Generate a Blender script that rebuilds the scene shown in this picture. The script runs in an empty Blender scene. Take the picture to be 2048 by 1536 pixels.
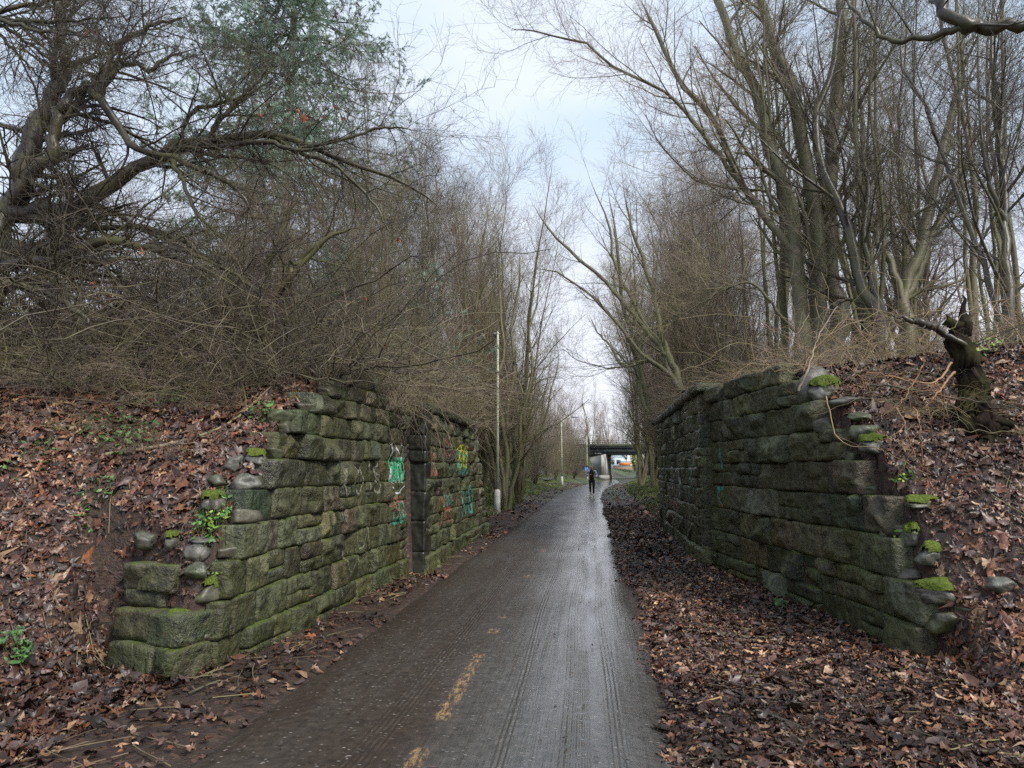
import bpy, math, random
import numpy as np
from mathutils import Vector
from mathutils.bvhtree import BVHTree
R = math.radians
sc = bpy.context.scene
rng = np.random.default_rng(7)  # fixed seeds keep the scene repeatable
random.seed(7)

# ------------------------------------------------------------------ camera, sky, sun
FPX, CAMH = 1400.0, 1.6
YAW, PIT = R(6.47), R(6.9)
cd = bpy.data.cameras.new('camera'); cam = bpy.data.objects.new('camera', cd)
sc.collection.objects.link(cam); sc.camera = cam
cam.location = (0, 0, CAMH); cam.rotation_euler = (R(90) + PIT, 0, YAW)
cd.sensor_width = 36; cd.lens = FPX / 2048 * 36; cd.clip_end = 2000; cd.clip_start = 0.05
sc.cycles.use_denoising = False
sc.view_settings.view_transform = 'Standard'; sc.view_settings.look = 'None'
sc.view_settings.exposure = 0.85; sc.view_settings.gamma = 1

SUN_EL, SUN_ROT = R(46), R(130)
world = bpy.data.worlds.new('World'); sc.world = world; world.use_nodes = True
wt = world.node_tree; wn = wt.nodes; wl = wt.links
for n in list(wn): wn.remove(n)
out = wn.new('ShaderNodeOutputWorld'); bg = wn.new('ShaderNodeBackground')
sky = wn.new('ShaderNodeTexSky'); sky.sky_type = 'NISHITA'; sky.sun_disc = False
sky.sun_elevation = SUN_EL; sky.sun_rotation = SUN_ROT
tc = wn.new('ShaderNodeTexCoord')
mp = wn.new('ShaderNodeMapping'); mp.inputs['Scale'].default_value = (1, 1, 2.6)
wl.new(tc.outputs['Generated'], mp.inputs[0])
nz = wn.new('ShaderNodeTexNoise'); nz.inputs['Scale'].default_value = 2.1; nz.inputs['Detail'].default_value = 4
wl.new(mp.outputs[0], nz.inputs['Vector'])
cr = wn.new('ShaderNodeValToRGB')
cr.color_ramp.elements[0].position = 0.36; cr.color_ramp.elements[0].color = (5.9, 7.4, 9.3, 1)
cr.color_ramp.elements[1].position = 0.62; cr.color_ramp.elements[1].color = (8.0, 8.7, 9.9, 1)
wl.new(nz.outputs[0], cr.inputs[0])
sep = wn.new('ShaderNodeSeparateXYZ'); wl.new(tc.outputs['Generated'], sep.inputs[0])
hr = wn.new('ShaderNodeMapRange'); hr.inputs[1].default_value = 0.0; hr.inputs[2].default_value = 0.42
hr.inputs[3].default_value = 1.0; hr.inputs[4].default_value = 0.0
wl.new(sep.outputs[2], hr.inputs[0])
mh = wn.new('ShaderNodeMix'); mh.data_type = 'RGBA'
wl.new(hr.outputs[0], mh.inputs[0]); wl.new(cr.outputs[0], mh.inputs[6]); mh.inputs[7].default_value = (9.6, 9.4, 10.2, 1)
ms = wn.new('ShaderNodeMix'); ms.data_type = 'RGBA'; ms.inputs[0].default_value = 0.9
wl.new(sky.outputs[0], ms.inputs[6]); wl.new(mh.outputs[2], ms.inputs[7])
wl.new(ms.outputs[2], bg.inputs[0]); bg.inputs[1].default_value = 0.068
wl.new(bg.outputs[0], out.inputs[0])
sd = bpy.data.lights.new('sun', 'SUN'); sd.energy = 2.7; sd.angle = R(16); sd.color = (1, 0.95, 0.88)
so = bpy.data.objects.new('sun', sd); sc.collection.objects.link(so)
so.rotation_euler = (R(90) - SUN_EL, 0, math.pi - SUN_ROT)   # light comes over the right shoulder

# ------------------------------------------------------------------ helpers: camera rays (to read positions off the photograph's size)
def ray(px, py):
    x, y, z = (px - 1024) / FPX, 1.0, (768 - py) / FPX
    y, z = y * math.cos(PIT) - z * math.sin(PIT), y * math.sin(PIT) + z * math.cos(PIT)
    x, y = x * math.cos(YAW) - y * math.sin(YAW), x * math.sin(YAW) + y * math.cos(YAW)
    return x, y, z
def gnd(px, py, z=0.0):
    r = ray(px, py); t = (z - CAMH) / r[2]; return r[0] * t, r[1] * t
def aty(px, py, Y):
    r = ray(px, py); t = Y / r[1]; return (r[0] * t, Y, CAMH + r[2] * t)

# ------------------------------------------------------------------ numpy noise
_tab = np.random.default_rng(3).random((64, 64, 64))
def vnoise(x, y, z=0.0):
    x, y, z = np.broadcast_arrays(np.asarray(x, float), np.asarray(y, float), np.asarray(z, float))
    xi, yi, zi = np.floor(x).astype(int), np.floor(y).astype(int), np.floor(z).astype(int)
    fx, fy, fz = x - xi, y - yi, z - zi
    fx, fy, fz = [f * f * (3 - 2 * f) for f in (fx, fy, fz)]
    t = lambda a, b, c: _tab[(xi + a) & 63, (yi + b) & 63, (zi + c) & 63]
    l = lambda a, b, f: a + (b - a) * f
    return l(l(l(t(0,0,0), t(1,0,0), fx), l(t(0,1,0), t(1,1,0), fx), fy),
             l(l(t(0,0,1), t(1,0,1), fx), l(t(0,1,1), t(1,1,1), fx), fy), fz) * 2 - 1
def fbm(x, y, z=0.0, o=4):
    s, a = 0, 1.0
    for k in range(o):
        s = s + a * vnoise(np.asarray(x) * 2**k + 17 * k, np.asarray(y) * 2**k + 5 * k, np.asarray(z) * 2**k); a *= 0.5
    return s
def sstep(a, b, x):
    t = np.clip((np.asarray(x, float) - a) / (b - a), 0, 1); return t * t * (3 - 2 * t)

# ------------------------------------------------------------------ mesh and object helpers
def mesh(name, V, faces, attr=None, smooth=False, mat=None):
    me = bpy.data.meshes.new(name)
    V = np.asarray(V, np.float32).reshape(-1, 3)
    fl = [np.asarray(f, np.int32) for f in faces if len(f)]
    me.vertices.add(len(V)); me.vertices.foreach_set('co', V.ravel())
    nl = sum(f.size for f in fl); nf = sum(len(f) for f in fl)
    me.loops.add(nl); me.polygons.add(nf)
    me.loops.foreach_set('vertex_index', np.concatenate([f.ravel() for f in fl]))
    st = []; c = 0
    for f in fl:
        st.append(c + np.arange(len(f)) * f.shape[1]); c += f.size
    me.polygons.foreach_set('loop_start', np.concatenate(st).astype(np.int32))
    if smooth: me.polygons.foreach_set('use_smooth', np.ones(nf, bool))
    if attr is not None:
        for k, a in attr.items():
            a = np.asarray(a, np.float32)
            if a.ndim == 1:
                at = me.attributes.new(k, 'FLOAT', 'POINT'); at.data.foreach_set('value', a)
            else:
                at = me.attributes.new(k, 'FLOAT_COLOR', 'POINT')
                at.data.foreach_set('color', np.concatenate([a, np.ones((len(a), 1), np.float32)], 1).ravel())
    me.update(calc_edges=True)
    if mat: me.materials.append(mat)
    return me
def obj(name, me, parent=None, label=None, cat=None, group=None, kind=None, loc=(0, 0, 0)):
    o = bpy.data.objects.new(name, me); sc.collection.objects.link(o); o.location = loc
    if parent: o.parent = parent
    for k, v in (('label', label), ('category', cat), ('group', group), ('kind', kind)):
        if v: o[k] = v
    return o
def thing(name, label, cat, loc=(0, 0, 0), group=None): return obj(name, None, None, label, cat, group, None, loc)
class MB:
    def __init__(s): s.V = []; s.F = {}; s.n = 0; s.A = []
    def add(s, V, *faces, a=None):
        V = np.asarray(V, float).reshape(-1, 3)
        for f in faces:
            f = np.asarray(f)
            if len(f): s.F.setdefault(f.shape[1], []).append(f + s.n)
        s.V.append(V); s.n += len(V)
        if a is not None:
            a = np.asarray(a, float)
            if a.ndim == 1 and len(a) != len(V) or a.ndim == 1 and len(a) == 3: a = np.tile(a, (len(V), 1))
            s.A.append(a)
    def box(s, c, d, rz=0, tilt=0, a=None):
        v = np.array([(x, y, z) for x in (-.5, .5) for y in (-.5, .5) for z in (-.5, .5)]) * d
        if tilt: v = v @ np.array([[math.cos(tilt), 0, -math.sin(tilt)], [0, 1, 0], [math.sin(tilt), 0, math.cos(tilt)]])
        if rz: v = v @ np.array([[math.cos(rz), math.sin(rz), 0], [-math.sin(rz), math.cos(rz), 0], [0, 0, 1]])
        s.add(v + np.array(c), [(0, 1, 3, 2), (4, 6, 7, 5), (0, 4, 5, 1), (2, 3, 7, 6), (0, 2, 6, 4), (1, 5, 7, 3)], a=a)
    def mesh(s, name, mat, smooth=False, attr=None):
        at = {attr: np.concatenate(s.A)} if attr else None
        return mesh(name, np.concatenate(s.V), [np.concatenate(v) for v in s.F.values()], at, smooth, mat)

def tubes(P, Rd, sides=3):
    """P (N,K,3) polylines, Rd (N,K) radii -> verts, quads"""
    N, K, _ = P.shape
    T = np.empty_like(P); T[:, 1:-1] = P[:, 2:] - P[:, :-2]; T[:, 0] = P[:, 1] - P[:, 0]; T[:, -1] = P[:, -1] - P[:, -2]
    T /= np.linalg.norm(T, axis=2, keepdims=True) + 1e-9
    D = P[:, -1] - P[:, 0]; D /= np.linalg.norm(D, axis=1, keepdims=True) + 1e-9
    ref = np.where(np.abs(D[:, 2:3]) < 0.8, np.array([[0, 0, 1.]]), np.array([[1., 0, 0]]))
    U = np.cross(T, ref[:, None, :]); U /= np.linalg.norm(U, axis=2, keepdims=True) + 1e-9
    W = np.cross(T, U)
    an = np.arange(sides) * 2 * math.pi / sides
    V = P[:, :, None, :] + Rd[:, :, None, None] * (np.cos(an)[None, None, :, None] * U[:, :, None, :] + np.sin(an)[None, None, :, None] * W[:, :, None, :])
    idx = np.arange(N * K * sides).reshape(N, K, sides)
    a = idx[:, :-1, :]; b = idx[:, 1:, :]
    Q = np.stack([a, np.roll(a, -1, 2), np.roll(b, -1, 2), b], -1).reshape(-1, 4)
    return V.reshape(-1, 3), Q
def resample(pts, K):
    """smooth (Catmull-Rom) curve through pts, K samples; pts may carry a 4th value"""
    p = np.asarray(pts, float)
    if len(p) == 2: t = np.linspace(0, 1, K)[:, None]; return p[0] * (1 - t) + p[1] * t
    q = np.vstack([2 * p[0] - p[1], p, 2 * p[-1] - p[-2]])
    s = np.linspace(0, len(p) - 1 - 1e-6, K); i = s.astype(int); f = (s - i)[:, None]
    a, b, c, d = q[i], q[i + 1], q[i + 2], q[i + 3]
    return 0.5 * ((2 * b) + (c - a) * f + (2 * a - 5 * b + 4 * c - d) * f**2 + (3 * b - a - 3 * c + d) * f**3)
def grow(P, Rd, n, L, ang, up=0.0, K=5, wander=0.15, t0=0.25, t1=1.0, rs=0.5, rmax=1, rmin=0.0015, bias=(0, 0, 0), g=rng, taper=0.25, lt=0.5):
    """n children on each polyline"""
    N, Kp, _ = P.shape
    t = t0 + (t1 - t0) * (np.arange(n)[None, :] + g.random((N, n))) / n
    s = t * (Kp - 1) * 0.9999; i = s.astype(int); f = (s - i)[..., None]
    r = np.arange(N)[:, None]
    p = P[r, i] * (1 - f) + P[r, i + 1] * f
    T = P[r, i + 1] - P[r, i]; T = T / (np.linalg.norm(T, axis=2, keepdims=True) + 1e-9)
    rad = Rd[r, i] * (1 - f[..., 0]) + Rd[r, i + 1] * f[..., 0]
    rv = g.normal(size=(N, n, 3)); rv -= (rv * T).sum(2, keepdims=True) * T; rv /= np.linalg.norm(rv, axis=2, keepdims=True)
    a = R(ang) * (0.65 + 0.7 * g.random((N, n, 1)))
    d = T * np.cos(a) + rv * np.sin(a)
    ln = (L * (1 - lt * t) * (0.55 + 0.9 * g.random((N, n))))
    d = d.reshape(-1, 3); p = p.reshape(-1, 3); ln = ln.reshape(-1, 1); M = len(p)
    pts = [p]
    bz = np.array(bias, float)
    for k in range(K - 1):
        d = d + wander * g.normal(size=(M, 3)) + np.array([0, 0, up]) + bz
        d /= np.linalg.norm(d, axis=1, keepdims=True)
        p = p + d * ln / (K - 1); pts.append(p)
    C = np.stack(pts, 1)
    r0 = np.clip(rad.reshape(-1) * rs * (0.75 + 0.4 * g.random(M)), rmin, rmax)
    RR = np.maximum(r0[:, None] * np.linspace(1, taper, K)[None, :], rmin * 0.6)
    return C, RR

# ------------------------------------------------------------------ node helper
class NT:
    def __init__(s, name, rough=0.5, spec=0.5):
        s.m = bpy.data.materials.new(name); s.m.use_nodes = True; s.t = s.m.node_tree
        s.b = s.t.nodes['Principled BSDF']; s.b.inputs['Roughness'].default_value = rough
        s.b.inputs['Specular IOR Level'].default_value = spec
    def n(s, t): return s.t.nodes.new(t)
    def put(s, sock, v):
        if isinstance(v, bpy.types.NodeSocket): s.t.links.new(v, sock)
        else: sock.default_value = (*v, 1) if isinstance(v, tuple) and len(v) == 3 and sock.type == 'RGBA' else v
    def set(s, k, v): s.put(s.b.inputs[k], v)
    def geo(s, k='Position'): return s.n('ShaderNodeNewGeometry').outputs[k]
    def oc(s, k='Object'): return s.n('ShaderNodeTexCoord').outputs[k]
    def at(s, name, k='Color'):
        n = s.n('ShaderNodeAttribute'); n.attribute_name = name; return n.outputs[k]
    def map(s, v, scale=(1, 1, 1), rot=(0, 0, 0), loc=(0, 0, 0)):
        n = s.n('ShaderNodeMapping'); s.put(n.inputs[0], v); n.inputs['Scale'].default_value = scale
        n.inputs['Rotation'].default_value = rot; n.inputs['Location'].default_value = loc; return n.outputs[0]
    def noise(s, v, sc_=5, det=4, ro=0.55, dist=0, col=False):
        n = s.n('ShaderNodeTexNoise'); s.put(n.inputs['Vector'], v); n.inputs['Scale'].default_value = sc_
        n.inputs['Detail'].default_value = det; n.inputs['Roughness'].default_value = ro; n.inputs['Distortion'].default_value = dist
        return n.outputs[1 if col else 0]
    def vor(s, v, sc_=5, k='Distance', feat='F1'):
        n = s.n('ShaderNodeTexVoronoi'); n.feature = feat; s.put(n.inputs['Vector'], v); n.inputs['Scale'].default_value = sc_
        return n.outputs[k]
    def ramp(s, f, st):
        n = s.n('ShaderNodeValToRGB'); e = n.color_ramp.elements
        while len(e) < len(st): e.new(0.5)
        for x, (p, c) in zip(e, st): x.position = p; x.color = (*c, 1) if isinstance(c, tuple) else (c, c, c, 1)
        s.put(n.inputs[0], f); return n.outputs[0]
    def mix(s, f, a, b, mode='MIX'):
        n = s.n('ShaderNodeMix'); n.data_type = 'RGBA'; n.blend_type = mode
        s.put(n.inputs[0], f); s.put(n.inputs[6], a); s.put(n.inputs[7], b); return n.outputs[2]
    def math(s, op, a, b=0.0, clamp=False):
        n = s.n('ShaderNodeMath'); n.operation = op; n.use_clamp = clamp
        s.put(n.inputs[0], a); s.put(n.inputs[1], b); return n.outputs[0]
    def xyz(s, v):
        n = s.n('ShaderNodeSeparateXYZ'); s.put(n.inputs[0], v); return n.outputs
    def mr(s, v, a, b, c=0.0, d=1.0):
        n = s.n('ShaderNodeMapRange'); s.put(n.inputs[0], v)
        for i, q in enumerate((a, b, c, d)): n.inputs[i + 1].default_value = q
        return n.outputs[0]
    def bump(s, h, strength=0.5, dist=0.02, nrm=None):
        n = s.n('ShaderNodeBump'); n.inputs['Strength'].default_value = strength; n.inputs['Distance'].default_value = dist
        s.put(n.inputs['Height'], h)
        if nrm: s.put(n.inputs['Normal'], nrm)
        return n.outputs[0]

def m_bark(name, dark, light, moss, mossamt=0.5, sc_=6.0, rough=0.6):
    q = NT(name, rough, 0.45); v = q.oc()
    n1 = q.noise(q.map(v, (1, 1, .25)), sc_, 5, .6); n2 = q.noise(v, sc_ * .25, 3)
    c = q.mix(q.ramp(n1, [(.35, 0.), (.65, 1.)]), dark, light)
    k = q.ramp(n2, [(.5 - mossamt * .35, 0.), (.72 - mossamt * .35, 1.)])
    q.set('Base Color', q.mix(k, c, moss)); q.set('Normal', q.bump(n1, .6, .02)); return q.m
M_BARK = m_bark('bark_grey_green', (.06, .050, .033), (.21, .175, .115), (.125, .125, .05), .5)
M_BARK_MID = m_bark('bark_brown_green', (.045, .036, .024), (.165, .135, .09), (.10, .10, .045), .45, 8, .6)
M_BARK_PALE = m_bark('bark_pale', (.10, .082, .056), (.30, .25, .175), (.16, .15, .08), .5)
M_BARK_DARK = m_bark('bark_wet_dark', (.012, .010, .009), (.065, .053, .042), (.07, .068, .026), .28, 7, .42)
M_TWIG = m_bark('twig_brown', (.10, .076, .055), (.28, .215, .16), (.20, .19, .08), .12)
M_TWIG_DARK = m_bark('twig_dark', (.018, .014, .012), (.095, .073, .058), (.12, .11, .05), .12, 5, .45)
M_TWIG_RED = m_bark('twig_reddish', (.13, .09, .078), (.33, .245, .21), (.22, .19, .11), .12)
M_CANE = m_bark('cane_tan', (.17, .10, .05), (.36, .24, .13), (.2, .18, .08), .25, 3)
M_CANE_DARK = m_bark('cane_brown', (.035, .023, .018), (.15, .10, .072), (.17, .15, .07), .35, 3)
def m_attr(name, rough=.45, spec=.5, bump=0.0):
    q = NT(name, rough, spec); c = q.at('col')
    n = q.noise(q.geo(), 40, 3)
    q.set('Base Color', q.mix(1., c, q.ramp(n, [(.3, .65), (.7, 1.2)]), 'MULTIPLY'))
    if bump: q.set('Normal', q.bump(n, bump, .01))
    return q.m
M_LEAF = m_attr('dead_leaf_wet', .42, .5, .4)
M_GREEN = m_attr('green_leaf', .45, .4)
def m_rock(name, base, light, mossy=0.3):
    q = NT(name, .42, .5); v = q.geo(); n1 = q.noise(v, 7, 6, .65); n2 = q.noise(v, 2.2, 3)
    c = q.mix(q.ramp(n1, [(.3, 0.), (.7, 1.)]), base, light)
    q.set('Base Color', q.mix(q.ramp(n2, [(.62 - mossy * .2, 0.), (.75 - mossy * .2, .8)]), c, (.05, .065, .018)))
    q.set('Normal', q.bump(n1, .7, .03)); return q.m
M_ROCK = m_rock('boulder', (.028, .028, .022), (.15, .15, .125), .6)
q = NT('moss', .8, .2); v = q.geo(); n1 = q.noise(v, 60, 4, .7)
q.set('Base Color', q.ramp(n1, [(.3, (.030, .045, .010)), (.55, (.10, .14, .02)), (.75, (.21, .25, .03))]))
q.set('Normal', q.bump(n1, 1., .02)); M_MOSS = q.m

# walls: rock-faced whinstone, olive with algae
q = NT('wall_stone', .5, .45); v = q.geo(); P = q.xyz(v); tint = q.at('col')
n1 = q.noise(v, 5.5, 7, .68); n2 = q.noise(v, 1.1, 4, .6, .4); n3 = q.noise(v, 28, 4, .65)
n4 = q.noise(q.map(v, (6, 6, .7)), 2.2, 4, .6)
c = q.mix(q.ramp(n1, [(.30, 0.), (.66, 1.)]), (.014, .015, .009), (.122, .116, .062))
c = q.mix(1., c, tint, 'MULTIPLY')
c = q.mix(q.ramp(n2, [(.45, 0.), (.62, .75)]), c, (.062, .066, .024))
low = q.mr(P[2], 0.9, 0.0, 0.0, .6)
mk = q.math('ADD', q.ramp(n4, [(.52, 0.), (.72, .75)]), q.math('MULTIPLY', low, q.ramp(n1, [(.4, .2), (.6, 1.)])), True)
c = q.mix(q.math('MULTIPLY', mk, .5), c, (.045, .072, .016))
lim = q.ramp(q.math('MULTIPLY', q.noise(q.map(v, (9, 9, 1.3)), 1.7, 5, .7), 1.), [(.66, 0.), (.76, .55)])
c = q.mix(lim, c, (.19, .20, .13))
c = q.mix(q.ramp(n3, [(.58, 0.), (.75, .5)]), c, (.15, .15, .11))
c = q.mix(q.ramp(q.noise(v, 14, 5, .7), [(.50, 0.), (.64, .85)]), c, (.014, .015, .011))
up_ = q.mr(q.xyz(q.geo('Normal'))[2], .45, .85)
c = q.mix(q.math('MULTIPLY', up_, q.ramp(q.noise(v, 3.5, 4, .65), [(.46, 0.), (.58, .9)])), c, q.ramp(n3, [(.35, (.035, .055, .010)), (.7, (.12, .15, .022))]))
q.set('Base Color', c); q.set('Roughness', q.ramp(n2, [(.35, .22), (.65, .55)]))
q.set('Normal', q.bump(q.math('ADD', n1, q.math('MULTIPLY', n3, .45)), 1., .05)); M_STONE = q.m
q = NT('mortar_dark', .8, .2); q.set('Base Color', q.ramp(q.noise(q.geo(), 12, 4), [(.3, (.005, .005, .004)), (.7, (.022, .022, .014))])); M_MORTAR = q.m

q = NT('stone_grime_shade', .35, .5); q.set('Base Color', q.ramp(q.noise(q.geo(), 6, 5, .6), [(.3, (.008, .009, .007)), (.7, (.030, .032, .022))])); M_GRIME_SHADE = q.m  # wet grime, with the recess's shade also put into the near-black colour
M_ROCK2 = m_rock('broken_wall_stone', (.020, .020, .014), (.12, .112, .08), .5)
# ground
q = NT('ground_soil', .55, .35); v = q.geo(); P = q.xyz(v)
n1 = q.noise(v, 3, 6, .65); n2 = q.vor(v, 22, 'Color'); n3 = q.noise(v, 60, 3, .6); n4 = q.noise(v, .35, 4)
soil = q.ramp(n1, [(.3, (.014, .010, .008)), (.7, (.048, .034, .026))])
leafc = q.ramp(q.xyz(n2)[0], [(.0, (.018, .012, .009)), (.35, (.055, .028, .020)), (.6, (.040, .030, .027)), (.85, (.10, .055, .032)), (1., (.16, .10, .06))])
c = q.mix(q.ramp(n1, [(.40, .75), (.6, .2)]), soil, leafc)
grs = q.math('MULTIPLY', q.mr(P[1], 26, 44), q.ramp(n4, [(.42, 0.), (.55, .9)]), True)
c = q.mix(grs, c, q.ramp(n3, [(.3, (.025, .045, .010)), (.7, (.075, .11, .025))]))
q.set('Base Color', c); q.set('Normal', q.bump(q.math('ADD', n3, q.math('MULTIPLY', n1, 2.)), .8, .03)); M_SOIL = q.m

# path: wet muddy asphalt
q = NT('path_wet_asphalt', .3, .5); v = q.geo(); P = q.xyz(v)
wob = q.noise(v, .7, 3, .5)
xx = q.math('ADD', P[0], q.math('MULTIPLY', q.math('SUBTRACT', wob, .5), .8))
mud = q.mr(xx, -.55, -1.15, 0., 1.)
patch = q.noise(q.map(v, (1.6, .35, 1)), 1.3, 5, .6)
fine = q.noise(v, 90, 3, .7); mid = q.noise(v, 16, 5, .6)
streak = q.noise(q.map(v, (26, .55, 1)), 1., 4, .6, .2)
streak2 = q.noise(q.map(v, (60, 1.0, 1)), 1., 3, .6, .1)
asp = q.ramp(mid, [(.3, (.036, .034, .032)), (.7, (.085, .080, .074))])
mudc = q.ramp(mid, [(.3, (.020, .013, .009)), (.7, (.048, .033, .023))])
mf = q.math('MULTIPLY', mud, q.ramp(patch, [(.35, .55), (.6, 1.)]), True)
c = q.mix(mf, asp, mudc)
c = q.mix(q.math('MULTIPLY', q.ramp(patch, [(.56, 0.), (.68, .7)]), q.ramp(streak, [(.4, 0.), (.6, 1.)])), c, (.028, .019, .014))
speck = q.vor(q.map(v, (.62, 1.25, 1)), 26, 'Distance')
sp = q.math('MULTIPLY', q.ramp(speck, [(.13, 1.), (.21, 0.)]), q.ramp(q.noise(v, 6, 3), [(.42, 0.), (.60, .85)]))
c = q.mix(sp, c, (.26, .25, .23))
# worn yellow centre dashes: real paint on the path (pattern of its surface)
xm = q.math('SUBTRACT', q.math('ABSOLUTE', q.math('ADD', P[0], q.math('ADD', .975, q.math('MULTIPLY', q.math('SUBTRACT', q.noise(v, 5, 2), .5), .04)))), 0.)
inx = q.mr(xm, .060, .040)
tot = None
for a, b in [(3.4, 4.14), (4.55, 6.2), (6.9, 7.16), (7.6, 7.75), (10.4, 10.7), (13.5, 14.1), (18.6, 19.4)]:
    s_ = q.math('MULTIPLY', q.mr(P[1], a, a + .05), q.mr(P[1], b, b - .05))
    tot = s_ if tot is None else q.math('MAXIMUM', tot, s_)
wear = q.ramp(q.math('ADD', q.math('MULTIPLY', q.noise(q.map(v, (1, .30, 1)), 34, 5, .8), .75), q.math('MULTIPLY', fine, .25)), [(.49, 0.), (.58, .75)])
pm = q.math('MULTIPLY', q.math('MULTIPLY', inx, tot), wear)
c = q.mix(pm, c, (.36, .22, .085))
q.set('Base Color', c)
wet = q.mr(xx, -1.0, -.1, .46, .15)
q.set('Specular IOR Level', q.mr(xx, -1.2, -.2, .3, .85))
q.set('Roughness', q.math('ADD', wet, q.math('MULTIPLY', q.math('SUBTRACT', patch, .5), .35), True))
band = q.ramp(q.noise(q.map(v, (2.2, .12, 1)), 1., 3), [(.45, .12), (.58, 1.)])
hh = q.math('ADD', q.math('MULTIPLY', q.math('MULTIPLY', streak, band), 1.4), q.math('ADD', q.math('MULTIPLY', streak2, .12), q.math('ADD', q.math('MULTIPLY', fine, .5), q.math('MULTIPLY', mid, .9))))
tx = q.math('ADD', P[0], q.math('MULTIPLY', q.noise(q.map(v, (.2, .10, 1)), 1., 1), .6))
rid = q.math('SINE', q.math('MULTIPLY', tx, 190.0)); tm_ = None
for x0, w0 in ((-1.02, .10), (.12, .13), (.38, .07), (-.30, .05)):
    b_ = q.mr(q.math('ABSOLUTE', q.math('SUBTRACT', tx, x0)), w0, w0 * .6); tm_ = b_ if tm_ is None else q.math('MAXIMUM', tm_, b_)
hh = q.math('ADD', hh, q.math('MULTIPLY', q.math('MULTIPLY', rid, .35), q.math('MULTIPLY', tm_, q.ramp(mid, [(.40, 0.), (.52, 1.)]))))
q.set('Normal', q.bump(hh, .6, .013))
film = q.math('MULTIPLY', q.mr(xx, -1.1, -.15), q.ramp(q.noise(q.map(v, (1.8, .3, 1)), 1.7, 5, .6), [(.38, .45), (.60, 1.)]))
q.set('Coat Weight', film); q.set('Coat Roughness', .13); q.set('Coat Normal', q.bump(hh, .16, .013)); M_PATH = q.m

def plain(name, col, rough=.5, n=8, var=.35, metal=0):
    q = NT(name, rough, .4); nn = q.noise(q.oc(), n, 4)
    a = tuple(x * (1 - var) for x in col); b = tuple(min(1, x * (1 + var)) for x in col)
    q.set('Base Color', q.ramp(nn, [(.3, a), (.7, b)])); q.b.inputs['Metallic'].default_value = metal; return q.m

# ------------------------------------------------------------------ terrain
PYs = [0, 37, 48, 61, 72, 84, 94, 104, 116, 124, 134, 180]
PXc = [-.87, -.87, -.72, -.1, .75, 1.75, 2.8, 3.9, 5.6, 8.5, 16, 70]
def pc(y): return np.interp(y, PYs, PXc)
LB = [(-3.12, 5.12), (-2.98, 5.47), (-2.86, 10.75)]           # foot of the left wing wall
def xL(y): return np.interp(y, [4.0, 5.1, 5.12, 5.47, 10.75, 10.76, 17.9, 18.2, 24], [-3.1, -3.05, -3.05, -2.98, -2.86, -2.60, -2.72, -3.3, -3.5])
def xR(y): return np.interp(y, [3.5, 6.3, 6.45, 11.8, 11.9, 20.8, 21.2, 26], [2.15, 2.78, 2.76, 1.92, 1.82, 1.92, 2.4, 2.8])
pyL = [4.3, 4.95, 5.35, 5.75, 6.05, 6.35, 6.75, 7.2, 7.9, 8.5, 11, 16.5, 19, 23]
pzL = [0, .16, .54, 1.02, 1.33, 1.68, 2.02, 2.32, 2.62, 2.78, 2.80, 2.75, 1.8, .15]
pyR = [5.7, 6.45, 6.9, 7.4, 8.0, 8.6, 9.3, 10.5, 20.5, 23, 27]
pzR = [0, .50, 1.25, 1.78, 2.22, 2.55, 2.82, 2.90, 2.95, 1.9, .2]
def hgt(x, y, detail=True):
    x = np.asarray(x, float); y = np.asarray(y, float)
    ew = np.where(y < 10, 1, 0)
    dl = xL(y) - x; sl = y + .22 * np.clip(dl, 0, 6) * ew
    wl = 1 - sstep(.3, 1.4, dl); hl = np.interp(sl, pyL, pzL) - .13 * (1 - wl) * sstep(5, 5.8, sl) * (1 - sstep(8, 8.6, sl))
    sl2 = np.interp(y, pyL, pzL); hl = np.where(y < 10, hl, sl2 + .04 * np.clip(dl, 0, 8))
    yb = np.interp(x, [-3.9, -3.12], [5.47, 5.12])
    fs = np.interp(y, [8.8, 9.2], [.05, .16]); fl = sstep(0, 1, (dl - fs) / .12) * np.where(y < 7, np.maximum(sstep(.10, .32, y - yb), sstep(-3.85, -4.5, x)), 1); fl = np.where(y > 18, sstep(0, 1.5, dl), fl)
    dr = x - xR(y); sr = y + .62 * np.clip(dr, 0, 6) * ew
    wr = 1 - sstep(.3, 1.3, dr); hr_ = np.where(y < 10, np.interp(sr, pyR, pzR) - .24 * (1 - wr) * sstep(6, 7, sr) * (1 - sstep(8.6, 9.3, sr)), np.interp(y, pyR, pzR))
    wf = np.interp(y, [5.2, 6.4], [0, 1]); fr = sstep(0, 1, (dr - np.interp(y, [5.2, 6.4, 8.8, 9.2], [0, .06, .06, .16])) / (.7 + (.12 - .7) * wf)); fr = np.where(y > 20.8, sstep(0, 1.5, dr), fr)
    h = hl * fl + hr_ * fr
    # verges of the cutting beyond
    c = pc(y); bL = np.clip((c - 2.6 - x) * .22, 0, 1.6) * sstep(19, 26, y); bR = np.clip((x - c - 2.4) * .30, 0, 2.3) * sstep(22, 30, y)
    h = np.maximum(h, bL + bR)
    # railway embankment at the far bridge
    eb = sstep(99, 103, y) * (1 - sstep(113, 120, y))
    h = np.maximum(h, eb * 4.6 * np.maximum(sstep(1.0, -1.2, x), sstep(8.2, 10.5, x)))
    off = np.abs(x - c)
    h = np.maximum(h, .55 * sstep(119, 130, y) * sstep(1.8, 4, off))
    if detail:
        h = h + sstep(1.45, 2.4, off) * (.035 * fbm(x * 1.3, y * 1.3, o=4) + .02) + .10 * fbm(x * .4, y * .4, o=2) * sstep(4, 7, off)
    return h - .03 * (1 - sstep(1.3, 1.5, off)) - .008
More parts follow.
